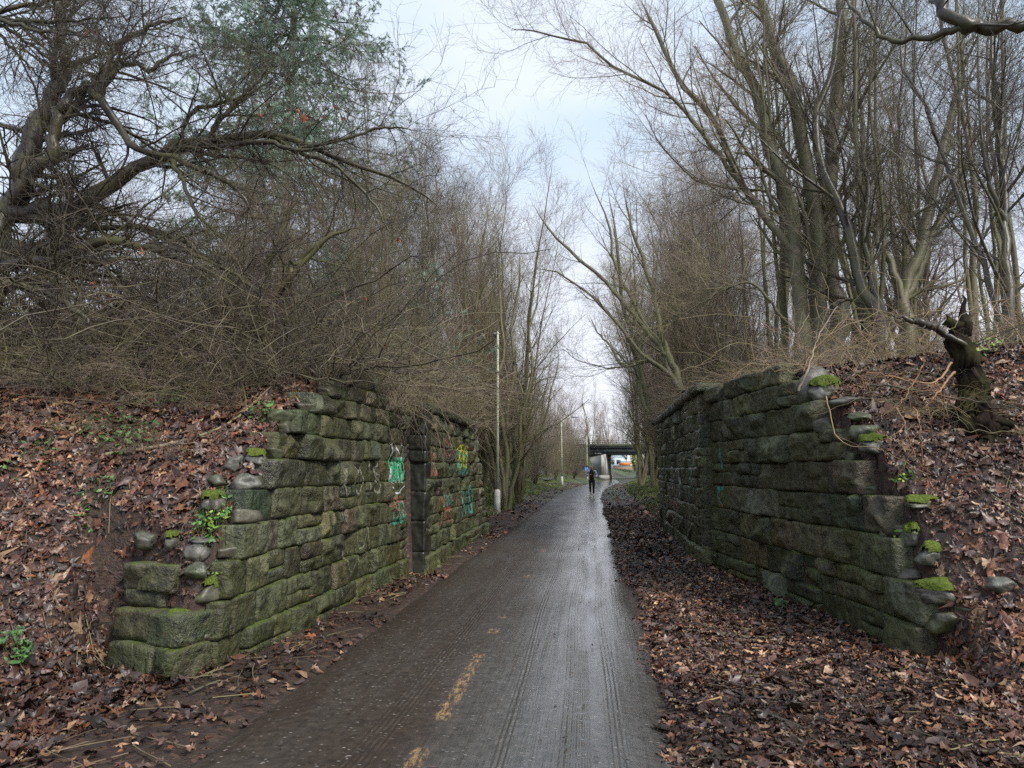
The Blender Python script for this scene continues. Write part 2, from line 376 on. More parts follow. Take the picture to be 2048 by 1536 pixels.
def lines(segs):
    o = []
    for a, b, s in segs: o += list(np.arange(a, b, s))
    return np.array(o)
xs = lines([(-300, -60, 30), (-60, -24, 4), (-24, -11, .8), (-11, -5, .12), (-5, -2.2, .05), (-2.2, .4, .13), (.4, 3.6, .05), (3.6, 8, .12), (8, 24, .8), (24, 60, 4), (60, 301, 30)])
ys = lines([(-60, 0, 6), (0, 3, .3), (3, 12.5, .07), (12.5, 26, .16), (26, 60, .7), (60, 130, 1.5), (130, 300, 10), (300, 901, 60)])
X, Y = np.meshgrid(xs, ys, indexing='ij'); Z = hgt(X, Y)
idx = np.arange(X.size).reshape(X.shape)
Q = np.stack([idx[:-1, :-1], idx[1:, :-1], idx[1:, 1:], idx[:-1, 1:]], -1).reshape(-1, 4)
obj('ground', mesh('ground', np.stack([X, Y, Z], -1), [Q], None, True, M_SOIL), kind='structure')
# path sheet
py_ = lines([(-6, 3, .5), (3, 20, .12), (20, 60, .5), (60, 176, 1.5)]); k = np.linspace(-1, 1, 29)
c = pc(py_)[:, None]; n0 = fbm(py_ * .9, 3.3, o=3); n1_ = fbm(py_ * 1.1, 9.1, o=4)
wl_ = 1.37 + .035 * n0; wr_ = 1.37 + .06 * n1_
w = np.where(k[None, :] < 0, wl_[:, None], wr_[:, None])
Xp = c + k[None, :] * w; Yp = np.repeat(py_[:, None], 29, 1)
Zp = .012 - .05 * np.abs(k[None, :])**14 + .004 * fbm(Xp * 4, Yp * .7, o=3) + .012 * (1 - k[None, :]**2)
idx = np.arange(Xp.size).reshape(Xp.shape)
Q = np.stack([idx[:-1, :-1], idx[:-1, 1:], idx[1:, 1:], idx[1:, :-1]], -1).reshape(-1, 4)
obj('path', mesh('path', np.stack([Xp, Yp, Zp], -1), [Q], None, True, M_PATH), kind='structure')

# ------------------------------------------------------------------ stone walls
def stone(mb, O, U, Nn, w, h, depth, rough=.05, tint=1.0, g=rng, cell=.021):
    """rock-faced block; O lower-left corner on face plane, U along, Nn outward"""
    nu, nv = max(4, int(w / cell)), max(4, int(h / cell))
    u = np.linspace(0, w, nu)[:, None] * np.ones((1, nv)); v = np.linspace(0, h, nv)[None, :] * np.ones((nu, 1))
    # irregular edges
    e = np.minimum(np.minimum(u, w - u), np.minimum(v, h - v))
    d = np.full(u.shape, 1e3)
    sd_ = g.random() * 50
    uu = u + .03 * fbm(u * 8 + sd_, v * 8, 1.2, 3); vv = v + .03 * fbm(u * 8, v * 8 + sd_, 5.2, 3)
    for _ in range(g.integers(5, 11)):
        a, b = g.normal(0, .55), g.normal(0, .60); cu, cv = g.uniform(.15, .85) * w, g.uniform(.15, .85) * h
        d = np.minimum(d, rough * (.8 + 1.5 * g.random()) + a * (uu - cu) + b * (vv - cv))
    d = np.clip(d, -.01, rough * 2.2)
    lay = fbm(u * 3 + sd_, v * 16 + 2 * u, 3.3, 3)
    d = d + .010 * fbm(u * 13 + sd_, v * 13, o=4) + .012 * np.abs(lay) * (rough / .05) + .004
    eu, ev = np.minimum(u, w - u), np.minimum(v, h - v)
    d = d * .8 * (.25 + .75 * sstep(-.004, .04, eu)) * (.6 + .4 * sstep(-.004, .018, ev))
    d -= .045 * (eu < 1e-6) + .014 * (ev < 1e-6)
    ju = .012 * vnoise(v * 7 + sd_, 1.5) * np.where(u < w / 2, 1, -1) * (1 - sstep(0, .1, np.minimum(u, w - u)))
    jv = .014 * vnoise(u * 5 + sd_, 7.5) * (1 - sstep(0, .1, np.minimum(v, h - v)))
    U = np.array(U, float); Nn = np.array(Nn, float); O = np.array(O, float); K = np.array([0, 0, 1.])
    F = O + (u + ju)[..., None] * U + (v + jv)[..., None] * K + d[..., None] * Nn
    idx = np.arange(nu * nv).reshape(nu, nv)
    q1 = np.stack([idx[:-1, :-1], idx[1:, :-1], idx[1:, 1:], idx[:-1, 1:]], -1).reshape(-1, 4)
    ring = np.concatenate([idx[:, 0], idx[-1, 1:], idx[-2::-1, -1], idx[0, -2:0:-1]])
    B = F.reshape(-1, 3)[ring] - depth * Nn
    nb = len(ring); bi = nu * nv + np.arange(nb)
    q2 = np.stack([ring, bi, np.roll(bi, -1), np.roll(ring, -1)], -1)
    V = np.concatenate([F.reshape(-1, 3), B])
    tt = tint * np.array([1 + .12 * g.normal(), 1 + .05 * g.normal(), 1 + .16 * g.normal()])
    mb.add(V, q1, q2, a=np.tile(np.clip(tt, .2, 2.0), (len(V), 1)))
def wall(mb, mo, A, B, side, prof, courses, s0=0.0, lens=(.24, .58), depth=.26, rough=.05, zfac=None, plinth=.0, start_jit=0):
    A = np.array([*A, 0.]); B = np.array([*B, 0.]); L = np.linalg.norm(B - A); U = (B - A) / L
    Nn = np.array([U[1], -U[0], 0]) * side
    for ci in range(len(courses) - 1):
        z0, z1 = courses[ci], courses[ci + 1]; s = s0
        gs = np.linspace(0, L, 400); above = np.array([float(prof(a_)) for a_ in gs]) > (z0 + z1) * .5
        if above.any() and not above[0]: s = float(gs[np.argmax(above)]) - random.uniform(0, .10)
        run = []
        while s < L - .02:
            w_ = random.uniform(*lens) * (1.25 if z1 - z0 > .3 else 1)
            if L - (s + w_) < .2: w_ = L - s
            if prof(s + w_ * .5) > (z0 + z1) * .5 - .02:
                t = random.choice([.45, .65, .85, 1., 1.2, 1.55]); off = random.uniform(-.02, .03) - (.05 if random.random() < .06 else 0) + (plinth if ci == 0 else 0)
                O = A + U * s + np.array([0, 0, z0]) + Nn * off; gp = .005
                if z1 - z0 > .28 and random.random() < .22:      # two thin stones in one course
                    zm = random.uniform(.4, .6) * (z1 - z0)
                    stone(mb, O + U * gp, U, Nn, w_ - 2 * gp, zm - gp, depth, rough * .7, t)
                    stone(mb, O + U * gp + np.array([0, 0, zm + gp * .5]), U, Nn, w_ - 2 * gp, z1 - z0 - zm - gp, depth, rough * .7, t * .9)
                else:
                    stone(mb, O + U * gp * 1.6, U, Nn, w_ - 3.2 * gp, z1 - z0 - gp, depth, rough * random.choice([.5, .9, 1.2, 1.6]), t)
                run.append((s, s + w_))
            s += w_
        for a, b in run:
            c_ = A + U * (a + b) / 2 - Nn * (.03 + depth * .5) + np.array([0, 0, (z0 + z1) / 2])
            mo.box(c_ - Nn * .02, (max(.05, b - a - .10), depth * .75, z1 - z0 - .012 * (ci % 2)), math.atan2(U[1], U[0]))
def warp(mb, A=.012):      # settle the courses a little, and let the whole face breathe
    for V in mb.V:
        V[:, 2] += A * fbm(V[:, 1] * .55, 4.4, V[:, 0] * .3, 2) * sstep(.2, .8, V[:, 2]); V[:, 0] += .02 * fbm(V[:, 1] * .6, V[:, 2] * .9, 7.7, 2)
def profL(s): return np.interp(5.47 + s - .10, [5.47, 5.6, 5.75, 6.0, 6.3, 6.7, 7.15, 7.9, 8.4, 8.8, 11], [.62, .85, 1.1, 1.42, 1.72, 2.05, 2.35, 2.62, 3.0, 2.75, 2.6])
CL = [-.1, .24, .54, .84, 1.13, 1.42, 1.70, 1.96, 2.20, 2.42, 2.62, 2.86]
mb, mo = MB(), MB()
wall(mb, mo, (-2.98, 5.47), (-2.86, 10.72), 1, profL, CL, plinth=.05)
wl_top = mb, mo
LW = thing('stone_wall', 'mossy rock-faced stone abutment wall with stepped end, left of the path, with green graffiti', 'wall', (-3, 8, 0))
def to_part(name, mbx, mat, parent, smooth=False, attr=None):
    me = mbx.mesh(name, mat, smooth, attr); o = obj(name, me, parent)
    o.matrix_parent_inverse = __import__('mathutils').Matrix.Translation(-Vector(parent.location)); return o
# front end of the left wall: big blocks
wall(mb, mo, (-3.86, 5.42), (-3.12, 5.12), 1, lambda s: .3, [-.1, .24], lens=(.37, .5))
stone(mb, (-3.12, 5.12, -.1), (.371, .928, 0), (.928, -.371, 0), .36, .34, .3, .03, .8)
stone(mb, (-3.88, 5.47, .25), (.927, -.375, 0), (-.375, -.927, 0), .80, .23, .5, .03, .95)
stone(mb, (-3.13, 5.16, .25), (.371, .928, 0), (.928, -.371, 0), .36, .23, .3, .04, .95)
stone(mb, (-3.88, 5.56, .49), (.95, -.31, 0), (-.31, -.95, 0), .46, .12, .4, .02, .8)
stone(mb, (-3.90, 5.58, .60), (.95, -.31, 0), (-.31, -.95, 0), .56, .22, .4, .04, 1.05)
stone(mb, (-3.37, 5.39, .62), (.31, .95, 0), (.95, -.31, 0), .4, .20, .3, .04, 1.05)
# abutment proper
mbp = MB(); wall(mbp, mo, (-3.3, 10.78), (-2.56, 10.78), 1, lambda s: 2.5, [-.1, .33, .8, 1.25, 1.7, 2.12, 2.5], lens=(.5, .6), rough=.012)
wall(mb, mo, (-2.60, 10.80), (-2.70, 17.9), 1, lambda s: np.interp(s, [0, 5.0, 6.2, 7.1], [2.55, 2.55, 1.5, .7]), [-.1, .26, .55, .86, 1.15, 1.44, 1.72, 1.98, 2.24, 2.50], lens=(.3, .8), plinth=.06)
for k_ in range(5):      # cap stones
    stone(mb, (-2.52, 10.78 + k_ * .98, 2.51), (-.015, 1, 0), (1, .015, 0), .95, .13, .5, .02, .8)
stone(mb, (-2.96, 10.74, 2.51), (1, 0, 0), (0, -1, 0), .44, .13, .4, .015, .8)
to_part('pier_face', mbp, M_GRIME_SHADE, LW); warp(mb); stonesL = to_part('masonry', mb, M_STONE, LW, False, 'col'); to_part('joints', mo, M_MORTAR, LW)

RW = thing('stone_wall', 'dark wet stone abutment wall with stepped end and coping, right of the path', 'wall', (2.3, 9, 0))
def profR(s):      # s runs from the near end (y 6.42) away
    return np.interp(6.42 + s - .14, [6.42, 6.6, 6.7, 6.85, 7.3, 7.6, 8.0, 8.5, 8.7, 9.2, 12], [.50, .72, .95, 1.22, 1.55, 1.85, 2.15, 2.42, 2.6, 2.9, 2.95])
CR = [-.1, .28, .62, .98, 1.34, 1.68, 2.02, 2.36, 2.66, 2.92]
mb, mo = MB(), MB()
A_, B_ = (2.76, 6.42), (1.95, 11.85)
wall(mb, mo, A_, B_, -1, profR, CR, plinth=.03, lens=(.32, .80), rough=.085)
wall(mb, mo, (3.35, 6.72), (2.78, 6.42), -1, lambda s: .45, [-.1, .28], lens=(.5, .6), rough=.06)
wall(mb, mo, (1.80, 11.9), (2.06, 11.9), 1, lambda s: 2.9, [-.1, .36, .8, 1.25, 1.7, 2.1, 2.5, 2.86], lens=(.4, .5), rough=.02)
wall(mb, mo, (1.80, 11.9), (1.92, 20.8), -1, lambda s: 2.9, [-.1, .28, .62, .95, 1.28, 1.62, 1.95, 2.25, 2.56, 2.86], lens=(.35, .85), plinth=.04)
for k_ in range(8):
    stone(mb, (1.70 + .0135 * k_ * 1.1, 11.85 + k_ * 1.12, 2.87), (.0135, 1, 0), (-1, .0135, 0), 1.1, .14, .6, .02, .75)
stone(mb, (1.72, 11.80, 2.87), (1, 0, 0), (0, -1, 0), .40, .14, .5, .015, .75)
warp(mb); stonesR = to_part('masonry', mb, M_STONE, RW, False, 'col'); to_part('joints', mo, M_MORTAR, RW)
#SPLIT1
# ------------------------------------------------------------------ graffiti: paint lying on the stones (parts of their wall)
def bvh_of(o):
    me = o.data; M = o.matrix_parent_inverse; off = Vector(o.parent.location) + M.translation
    return BVHTree.FromPolygons([v.co + off for v in me.vertices], [p.vertices[:] for p in me.polygons])
def paint(name, bvh, A, B, side, strokes, width, mat, parent):
    """strokes: lists of (s along wall, z) from A towards B"""
    A = np.array([*A, 0.]); B = np.array([*B, 0.]); U = (B - A) / np.linalg.norm(B - A); Nn = np.array([U[1], -U[0], 0]) * side
    m = MB()
    for st in strokes:
        L = sum(math.dist(st[i], st[i + 1]) for i in range(len(st) - 1)); K = max(4, int(L / .014))
        p = resample(st, K); t = np.gradient(p, axis=0); t /= np.linalg.norm(t, axis=1, keepdims=True) + 1e-9
        nn = np.stack([-t[:, 1], t[:, 0]], 1); wd = width * (.7 + .5 * np.abs(vnoise(p[:, 0] * 9, p[:, 1] * 9)))
        rows = []; nc = 5
        for k in np.linspace(-.5, .5, nc):
            e = p + nn * (wd * k + .25 * width * vnoise(p[:, 0] * 60, p[:, 1] * 60, k * 9))[:, None]; row = []
            for s_, z_ in e:
                o_ = A + U * s_ + np.array([0, 0, z_]) + Nn * .5
                hit = bvh.ray_cast(Vector(o_), Vector(-Nn))
                row.append(np.array(hit[0] if hit[0] else A + U * s_ + [0, 0, z_]) + Nn * .004)
            rows.append(row)
        V = np.array(rows); idx = np.arange(nc * K).reshape(nc, K)
        q = np.stack([idx[:-1, :-1], idx[1:, :-1], idx[1:, 1:], idx[:-1, 1:]], -1).reshape(-1, 4)
        z = V.reshape(-1, 3); dep = np.abs((z - A) @ Nn)
        f = z[q]; ext = (f @ Nn).max(1) - (f @ Nn).min(1)
        m.add(z, q[ext < .035])
    o = obj(name, m.mesh(name, mat), parent); o.matrix_parent_inverse = __import__('mathutils').Matrix.Translation(-Vector(parent.location)); return o
def m_paint(name, col, wear=.5):
    q = NT(name, .5, .4); n = q.noise(q.geo(), 38, 5, .75); q.set('Base Color', col)
    q.set('Alpha', q.ramp(n, [(wear - .1, 0.), (wear + .06, .9)])); return q.m
PG, PW, PRD, PY, PT = [m_paint(*a) for a in (('paint_green', (.05, .40, .18), .42), ('paint_white', (.50, .52, .54), .46), ('paint_red', (.34, .12, .08), .50), ('paint_yellow', (.50, .53, .03), .45), ('paint_teal', (.05, .34, .25), .48))]
def letters(s0, z0, w, h, n, g, up=False):
    o = []
    for k in range(n):
        x = s0 + w * k / n; lw = w / n * .82; t = g.integers(0, 5)
        if t == 0: st = [(x, z0 + h), (x + .1 * lw, z0 + .1 * h), (x + .6 * lw, z0), (x + lw, z0 + .3 * h), (x + lw, z0 + h)]
        elif t == 1: st = [(x, z0), (x, z0 + h), (x + lw, z0 + .9 * h), (x + .9 * lw, z0 + .5 * h), (x + .1 * lw, z0 + .5 * h), (x + lw, z0)]
        elif t == 2: st = [(x + lw, z0 + .9 * h), (x + .3 * lw, z0 + h), (x, z0 + .5 * h), (x + .4 * lw, z0), (x + lw, z0 + .15 * h)]
        elif t == 3: st = [(x, z0 + h), (x + .5 * lw, z0 + .05 * h), (x + lw, z0 + h)]
        else: st = [(x + .5 * lw, z0 + h), (x, z0 + .5 * h), (x + .5 * lw, z0), (x + lw, z0 + .5 * h), (x + .5 * lw, z0 + h)]
        o.append(st)
    return o
gg = np.random.default_rng(11)
bL = bvh_of(stonesL); WA, WB = (-2.98, 5.47), (-2.86, 10.72)
# white letters like V O 1 8
paint('graffiti', bL, WA, WB, 1, [[(2.55, 1.60), (2.68, 1.28), (2.85, 1.62)], [(3.12, 1.62), (2.98, 1.45), (3.12, 1.28), (3.28, 1.45), (3.12, 1.62)], [(3.50, 1.66), (3.50, 1.30)],
      [(3.88, 1.66), (3.70, 1.58), (3.86, 1.48), (3.70, 1.36), (3.86, 1.28), (3.98, 1.38), (3.72, 1.56), (3.88, 1.66)]], .035, m_paint('paint_chalk', (.30, .31, .23), .49), LW)
paint('graffiti', bL, WA, WB, 1, [[(2.6, .72), (2.95, .38), (3.5, .9)], [(3.5, .9), (3.55, .55)], [(3.1, .85), (3.15, .5), (3.4, .42)]], .03, m_paint('paint_faded', (.20, .21, .13), .52), LW)
paint('graffiti', bL, WA, WB, 1, letters(4.35, 1.42, .72, .34, 5, gg) + letters(4.33, 1.5, .74, .22, 4, gg), .055, PG, LW)
paint('graffiti', bL, WA, WB, 1, letters(4.33, 1.40, .76, .38, 5, gg) + [[(4.35, 1.78), (4.45, 1.95), (4.52, 1.8)], [(4.6, 1.8), (4.66, 1.93), (4.7, 1.8)], [(4.85, 1.8), (4.95, 1.98), (5.02, 1.8)], [(4.33, 1.34), (4.7, 1.24), (5.08, 1.34)]], .026, PW, LW)
paint('graffiti', bL, WA, WB, 1, letters(4.45, .82, .62, .3, 4, gg) + letters(4.5, .80, .5, .18, 3, gg), .035, PT, LW)
paint('graffiti', bL, WA, WB, 1, letters(4.48, .9, .6, .22, 4, gg) + letters(4.3, 1.06, .7, .12, 3, gg) + [[(4.45, 2.02), (4.5, 1.9)], [(4.9, 2.05), (4.95, 1.95)]], .035, PRD, LW)
WA, WB = (-2.60, 10.80), (-2.70, 17.9)
paint('graffiti', bL, WA, WB, 1, letters(2.9, 1.62, 1.1, .45, 4, gg), .07, PY, LW)
paint('graffiti', bL, WA, WB, 1, letters(2.8, 1.50, 1.3, .38, 4, gg), .05, PT, LW)
paint('graffiti', bL, WA, WB, 1, letters(3.5, .65, 1.3, .6, 3, gg) + letters(1.4, .95, .9, .2, 3, gg), .06, PT, LW)
paint('graffiti', bL, WA, WB, 1, letters(1.1, .62, 1.3, .5, 3, gg) + letters(.2, 1.5, .6, .35, 2, gg) + letters(1.6, 1.85, .6, .25, 2, gg), .06, PRD, LW)
bR_ = bvh_of(stonesR); WA, WB = (2.76, 6.42), (1.95, 11.85)
paint('graffiti', bR_, WA, WB, -1, [[(5.05, 1.92), (5.0, 1.6)], [(5.1, 1.3), (5.28, 1.2), (5.15, 1.05)], [(4.98, 1.3), (5.3, 1.28)]], .06, PT, RW)
paint('graffiti', bR_, WA, WB, -1, [[(5.02, 1.25), (5.2, 1.1), (5.08, 1.0)]], .05, PRD, RW)
WA, WB = (1.80, 11.9), (1.92, 20.8)
paint('graffiti', bR_, WA, WB, -1, letters(1.0, 1.1, 1.0, .55, 2, gg) + [[(5.3, 1.5), (5.5, .9)]], .05, PT, RW)
paint('graffiti', bR_, WA, WB, -1, letters(3.2, .9, 2.0, .7, 2, gg) + letters(5, 1.1, 1.2, .5, 2, gg), .05, PW, RW)
paint('graffiti', bR_, WA, WB, -1, letters(3.6, .8, 2.2, .4, 3, gg), .06, PRD, RW)

ORD_ = ['lowest', 'second', 'third', 'fourth', 'fifth', 'sixth', 'seventh', 'eighth', 'ninth', 'tenth']
# ------------------------------------------------------------------ loose boulders
def boulder(loc, size, label, moss=False, seed=0, rz=0, group='loose boulders along the bank edges'):
    g = np.random.default_rng(seed + 100); bm_n = 20
    th = np.linspace(0, math.pi, bm_n)[:, None]; ph = np.linspace(0, 2 * math.pi, 33)[None, :-1]
    D = np.stack([np.sin(th) * np.cos(ph), np.sin(th) * np.sin(ph), np.cos(th) * np.ones_like(ph)], -1).reshape(-1, 3)
    r = np.ones(len(D))
    for _ in range(12):
        n = g.normal(size=3); n /= np.linalg.norm(n); r = np.minimum(r, (.52 + .40 * g.random()) / np.maximum(D @ n, 1e-3))
    if seed >= 500:
        r = np.full(len(D), 1.3)
        for ax in ((1, 0, 0), (-1, 0, 0), (0, 1, 0), (0, -1, 0), (0, 0, 1), (0, 0, -1)):
            n = np.array(ax) + .22 * g.normal(size=3); n /= np.linalg.norm(n); r = np.minimum(r, (.62 + .2 * g.random()) / np.maximum(D @ n, 1e-3))
        for _ in range(5):
            n = g.normal(size=3); n /= np.linalg.norm(n); r = np.minimum(r, (.80 + .2 * g.random()) / np.maximum(D @ n, 1e-3))
    r = r + (.07 if seed < 500 else .03) * fbm(D[:, 0] * 3 + seed, D[:, 1] * 3, D[:, 2] * 3, 4)
    V = D * r[:, None] * np.array(size)
    idx = np.arange(bm_n * 32).reshape(bm_n, 32)
    q = np.stack([idx[:-1], idx[1:], np.roll(idx[1:], -1, 1), np.roll(idx[:-1], -1, 1)], -1).reshape(-1, 4)
    size = tuple(f_ * a for a, f_ in zip(size, (1.1, 1.15, 1.45)))
    t = thing('boulder', label, 'boulder', loc, group); t.rotation_euler = (0, 0, rz)
    obj('stone', mesh('stone', V, [q], None, False, M_ROCK2 if seed >= 500 else M_ROCK), t)
    if moss:
        lo = D[:, 2] > .42 + .25 * fbm(D[:, 0] * 2.5 + 9, D[:, 1] * 2.5, 0, 3)
        mm = sstep(.36, .68, D[:, 2] + .16 * fbm(D[:, 0] * 1.6 + seed, D[:, 1] * 1.6, 0, 2)); lo = mm > .02
        W = D * (r - .015)[:, None] * np.array(size); W[:, 2] += .020 * np.sqrt(mm) + .016 * mm * g.random(len(D))
        keep = lo[q].all(1)
        if keep.sum() > 3:
            us, inv = np.unique(q[keep], return_inverse=True); obj('moss_cushion', mesh('moss_cushion', W[us], [inv.reshape(-1, 4)], None, True, M_MOSS), t)
    return t
def on(px, py, z0=0.3, it=30):
    """march a photo ray to the terrain"""
    r = ray(px, py); t = 2.0
    while t < 400:
        x, y, z = r[0] * t, r[1] * t, CAMH + r[2] * t
        if z < hgt(x, y, False): break
        t *= 1.006
    return x, y, float(hgt(x, y, False))
for i, (px, py, s_, lab, ms_) in enumerate([
    (290, 1122, (.17, .12, .09), 'flat grey boulder lying in the leaves above the corner block of the left wall', 0),
    (392, 1112, (.11, .10, .10), 'round grey boulder beside the leafy plant on the left wall end', 0),
    (397, 1152, (.11, .09, .07), 'small dark boulder just behind the lowest step of the left wall', 0),
    (420, 1012, (.14, .11, .08), 'moss-topped boulder halfway up the left bank', 1),
    (343, 1100, (.07, .07, .07), 'small moss-capped stone left of the round grey boulder', 1),
    (490, 980, (.17, .13, .11), 'dark angular boulder behind the middle steps of the left wall', 0),
    (515, 926, (.13, .11, .09), 'bright moss-capped boulder near the top of the left bank', 1),
    (468, 940, (.11, .1, .1), 'pale grey boulder left of the bright moss-capped one', 0),
    (435, 968, (.10, .1, .08), 'grey boulder half buried in leaves, left of the dark angular boulder', 0),
    (515, 1000, (.10, .09, .06), 'thin slab of rock lying against the left wall steps', 0),
    (555, 840, (.17, .12, .11), 'large grey boulder high on the left bank beside the wall steps', 0),
    (605, 735, (.15, .12, .08), 'pale stone near the crest left of the wall peak', 0),
    (400, 1082, (.10, .08, .05), 'low grey stone in the leaves under the mossy boulder', 0),
    (1530, 722, (.24, .18, .20), 'big round boulder on the top of the right wall', 0),
    (1567, 728, (.13, .12, .10), 'moss-capped boulder beside the big round one on the right wall', 1),
    (1655, 815, (.22, .16, .12), 'grey angular boulder on the top step of the right wall', 1),
    (1700, 806, (.22, .14, .08), 'long flat boulder with dull green top on the right bank', 0),
    (1725, 842, (.16, .12, .07), 'small grey slab beneath the long flat boulder', 0),
    (1632, 872, (.26, .18, .26), 'large light grey block set in the right wall steps', 0),
    (1745, 900, (.20, .15, .10), 'moss-topped dark boulder behind the right wall steps', 1),
    (1732, 925, (.17, .14, .12), 'rounded pale green boulder on the right wall edge', 0),
    (1720, 985, (.19, .14, .07), 'low boulder under a mat of moss on the right wall', 1),
    (1840, 1012, (.20, .11, .05), 'flat stone half covered with fern and leaves on the right bank', 1),
    (1828, 1110, (.12, .1, .09), 'small mossy boulder on the lower right wall step', 1),
    (1862, 1165, (.13, .11, .09), 'mossy brown boulder above the long corner slab', 1),
    (1880, 1212, (.27, .14, .09), 'long dark slab with mossy left end at the foot of the right wall', 1),
    (2000, 1175, (.17, .13, .10), 'dark boulder at the right edge of the picture among leaves', 0)]):
    x, y, z = on(px, py + 6)
    boulder((x, y, z + s_[2] * .4), s_, lab, bool(ms_), i, random.random() * .8 - .4)
k_ = 0
for sd_, pr, cs, A0, U0, off in ((0, profL, CL, np.array([-2.98, 5.47]), np.array([.0227, .9997]), -.22), (1, profR, CR, np.array([2.76, 6.42]), np.array([-.1475, .989]), .22)):
    for ci in range(1, len(cs) - 2):
        ss = np.linspace(0, 4, 400); s1_ = ss[np.argmax(pr(ss) > (cs[ci] + cs[ci + 1]) * .5)]
        for j_ in range(2 if ci % 3 == 1 else 1):
            sq = s1_ - random.uniform(-.02, .08); p_ = A0 + U0 * sq; lat = off * (random.uniform(.3, .7) + .7 * j_)
            zz = cs[ci] + .05 + .10 * j_
            boulder((p_[0] + lat, p_[1], zz), (random.uniform(.09, .14), random.uniform(.11, .17), random.uniform(.06, .10)), ['rough stone sitting on the %s step of the left wall', 'rough stone sitting on the %s step of the right wall'][sd_] % ORD_[ci - 1] + [' against the masonry', ' towards the bank'][j_], random.random() < .05, 500 + k_, random.uniform(-1, 1), 'rubble on the wall steps'); k_ += 1
boulder((-3.55, 58, .75), (.6, .35, .18), 'pale grey slab lying on the left verge beyond the first lamp post', False, 60, 0, None)

# ------------------------------------------------------------------ leaf litter
def leaf_shape():
    pts = []
    for a, r in ((-90, .12), (-62, .42), (-35, .38), (-15, .75), (5, .45), (22, .95), (40, .48), (62, .55), (90, 1.0), (118, .55), (140, .48), (158, .95), (175, .45), (195, .75), (215, .38), (242, .42)):
        pts.append((r * math.cos(R(a)), r * math.sin(R(a))))
    return np.array(pts)
LS = leaf_shape()
OV = np.array([(0, -1), (.35, -.6), (.5, 0), (.3, .6), (0, 1), (-.32, .55), (-.5, -.05), (-.3, -.65)])
def leaves(pos, nrm, size, cols, g, curl=.35, simple=None):
    """pos (N,3), nrm (N,3) -> verts, tris, colours"""
    outV, outF, outC = [], [], []; n0_ = 0
    N = len(pos); sel = g.random(N) < (.62 if simple is None else simple)
    for shape, msk in ((LS, sel), (OV, ~sel)):
        p = pos[msk]; n = nrm[msk]; s_ = size[msk]; c_ = cols[msk]; M = len(p)
        if not M: continue
        rv = g.normal(size=(M, 3)); T = rv - (rv * n).sum(1, keepdims=True) * n; T /= np.linalg.norm(T, axis=1, keepdims=True); Bn = np.cross(n, T)
        S = np.vstack([[0, 0], shape]); K = len(S)
        r2 = (S**2).sum(1)
        cu = (curl * g.normal(size=M) + .12)[:, None] * r2[None, :] + (curl * .9 * g.normal(size=M))[:, None] * (S[:, 0] * S[:, 1])[None, :] + (curl * .8 * g.normal(size=M))[:, None] * np.abs(S[:, 0])[None, :] + .14 * g.normal(size=(M, K))
        sx = (S[None, :, :] * (1 + .15 * g.normal(size=(M, K, 1)))) * (np.stack([.55 + .5 * g.random(M), np.ones(M)], 1))[:, None, :]
        V = p[:, None, :] + s_[:, None, None] * (sx[..., :1] * T[:, None, :] + sx[..., 1:] * Bn[:, None, :] + cu[..., None] * n[:, None, :])
        ii = np.arange(1, K); tri = np.stack([np.zeros(K - 1, int), ii, np.roll(ii, -1)], -1)
        F = (tri[None] + (np.arange(M) * K)[:, None, None]).reshape(-1, 3) + n0_
        outV.append(V.reshape(-1, 3)); outF.append(F); outC.append(np.repeat(c_, K, 0) * (.85 + .3 * g.random((M * K, 1)))); n0_ += M * K
    return np.concatenate(outV), np.concatenate(outF), np.concatenate(outC)
PAL = np.array([(.026, .016, .012), (.060, .030, .020), (.115, .048, .030), (.080, .046, .040), (.155, .070, .040), (.19, .105, .058), (.33, .21, .12), (.10, .072, .066), (.25, .095, .038), (.42, .30, .20)])
PW_ = {'bank': [.17, .17, .15, .13, .13, .08, .04, .08, .035, .015], 'verge': [.27, .20, .07, .10, .06, .10, .06, .10, .02, .02]}
def scatter(name, n, xr, yr, keep, kind, size, label, cat, g, zoff=.012, tilt=.24, xfn=None, simple=None, curl=.22):
    x = g.uniform(*xr, n); y = yr[0] + (yr[1] - yr[0]) * g.random(n) ** 1.0
    k = keep(x, y); x, y = x[k], y[k]; e = .03
    z = hgt(x, y); nx = (hgt(x - e, y) - hgt(x + e, y)) / (2 * e); ny = (hgt(x, y - e) - hgt(x, y + e)) / (2 * e)
    steep = np.hypot(nx, ny) < 30; x, y, z, nx, ny = x[steep], y[steep], z[steep], nx[steep], ny[steep]
    nr = np.stack([nx, ny, np.ones_like(nx)], 1) + tilt * g.normal(size=(len(x), 3)); nr /= np.linalg.norm(nr, axis=1, keepdims=True)
    s_ = g.uniform(*size, len(x)) * np.exp(.32 * g.normal(size=len(x)))
    c_ = PAL[g.choice(len(PAL), len(x), p=np.array(PW_[kind]) / sum(PW_[kind]))] * (.7 + .6 * g.random((len(x), 1)))
    big = fbm(x * .8, y * .8, 2.2, 3)[:, None]; c_ = c_ * np.clip(.88 + .40 * big, .35, 1.5) * np.array([1.04, .98, .92])
    V, F, C = leaves(np.stack([x, y, z + zoff + .03 * g.random(len(x))], 1), nr, s_, c_, g, curl, simple)
    obj(name, mesh(name, V, [F], {'col': C}, False, M_LEAF), None, label, cat, None, 'stuff')
edge = lambda x, y: np.abs(x - pc(y)) > 1.30 + .16 * vnoise(x * 0 + 3.1, y * 2.2) + .09 * vnoise(x * 9, y * 9)
g1 = np.random.default_rng(21)
scatter('leaf_litter', 22000, (.35, 2.9), (2.6, 12), lambda x, y: edge(x, y) & (x < xR(y) + .1), 'verge', (.018, .046), 'dark wet trodden leaves covering the verge at the foot of the right wall', 'leaf litter', g1, simple=.5)
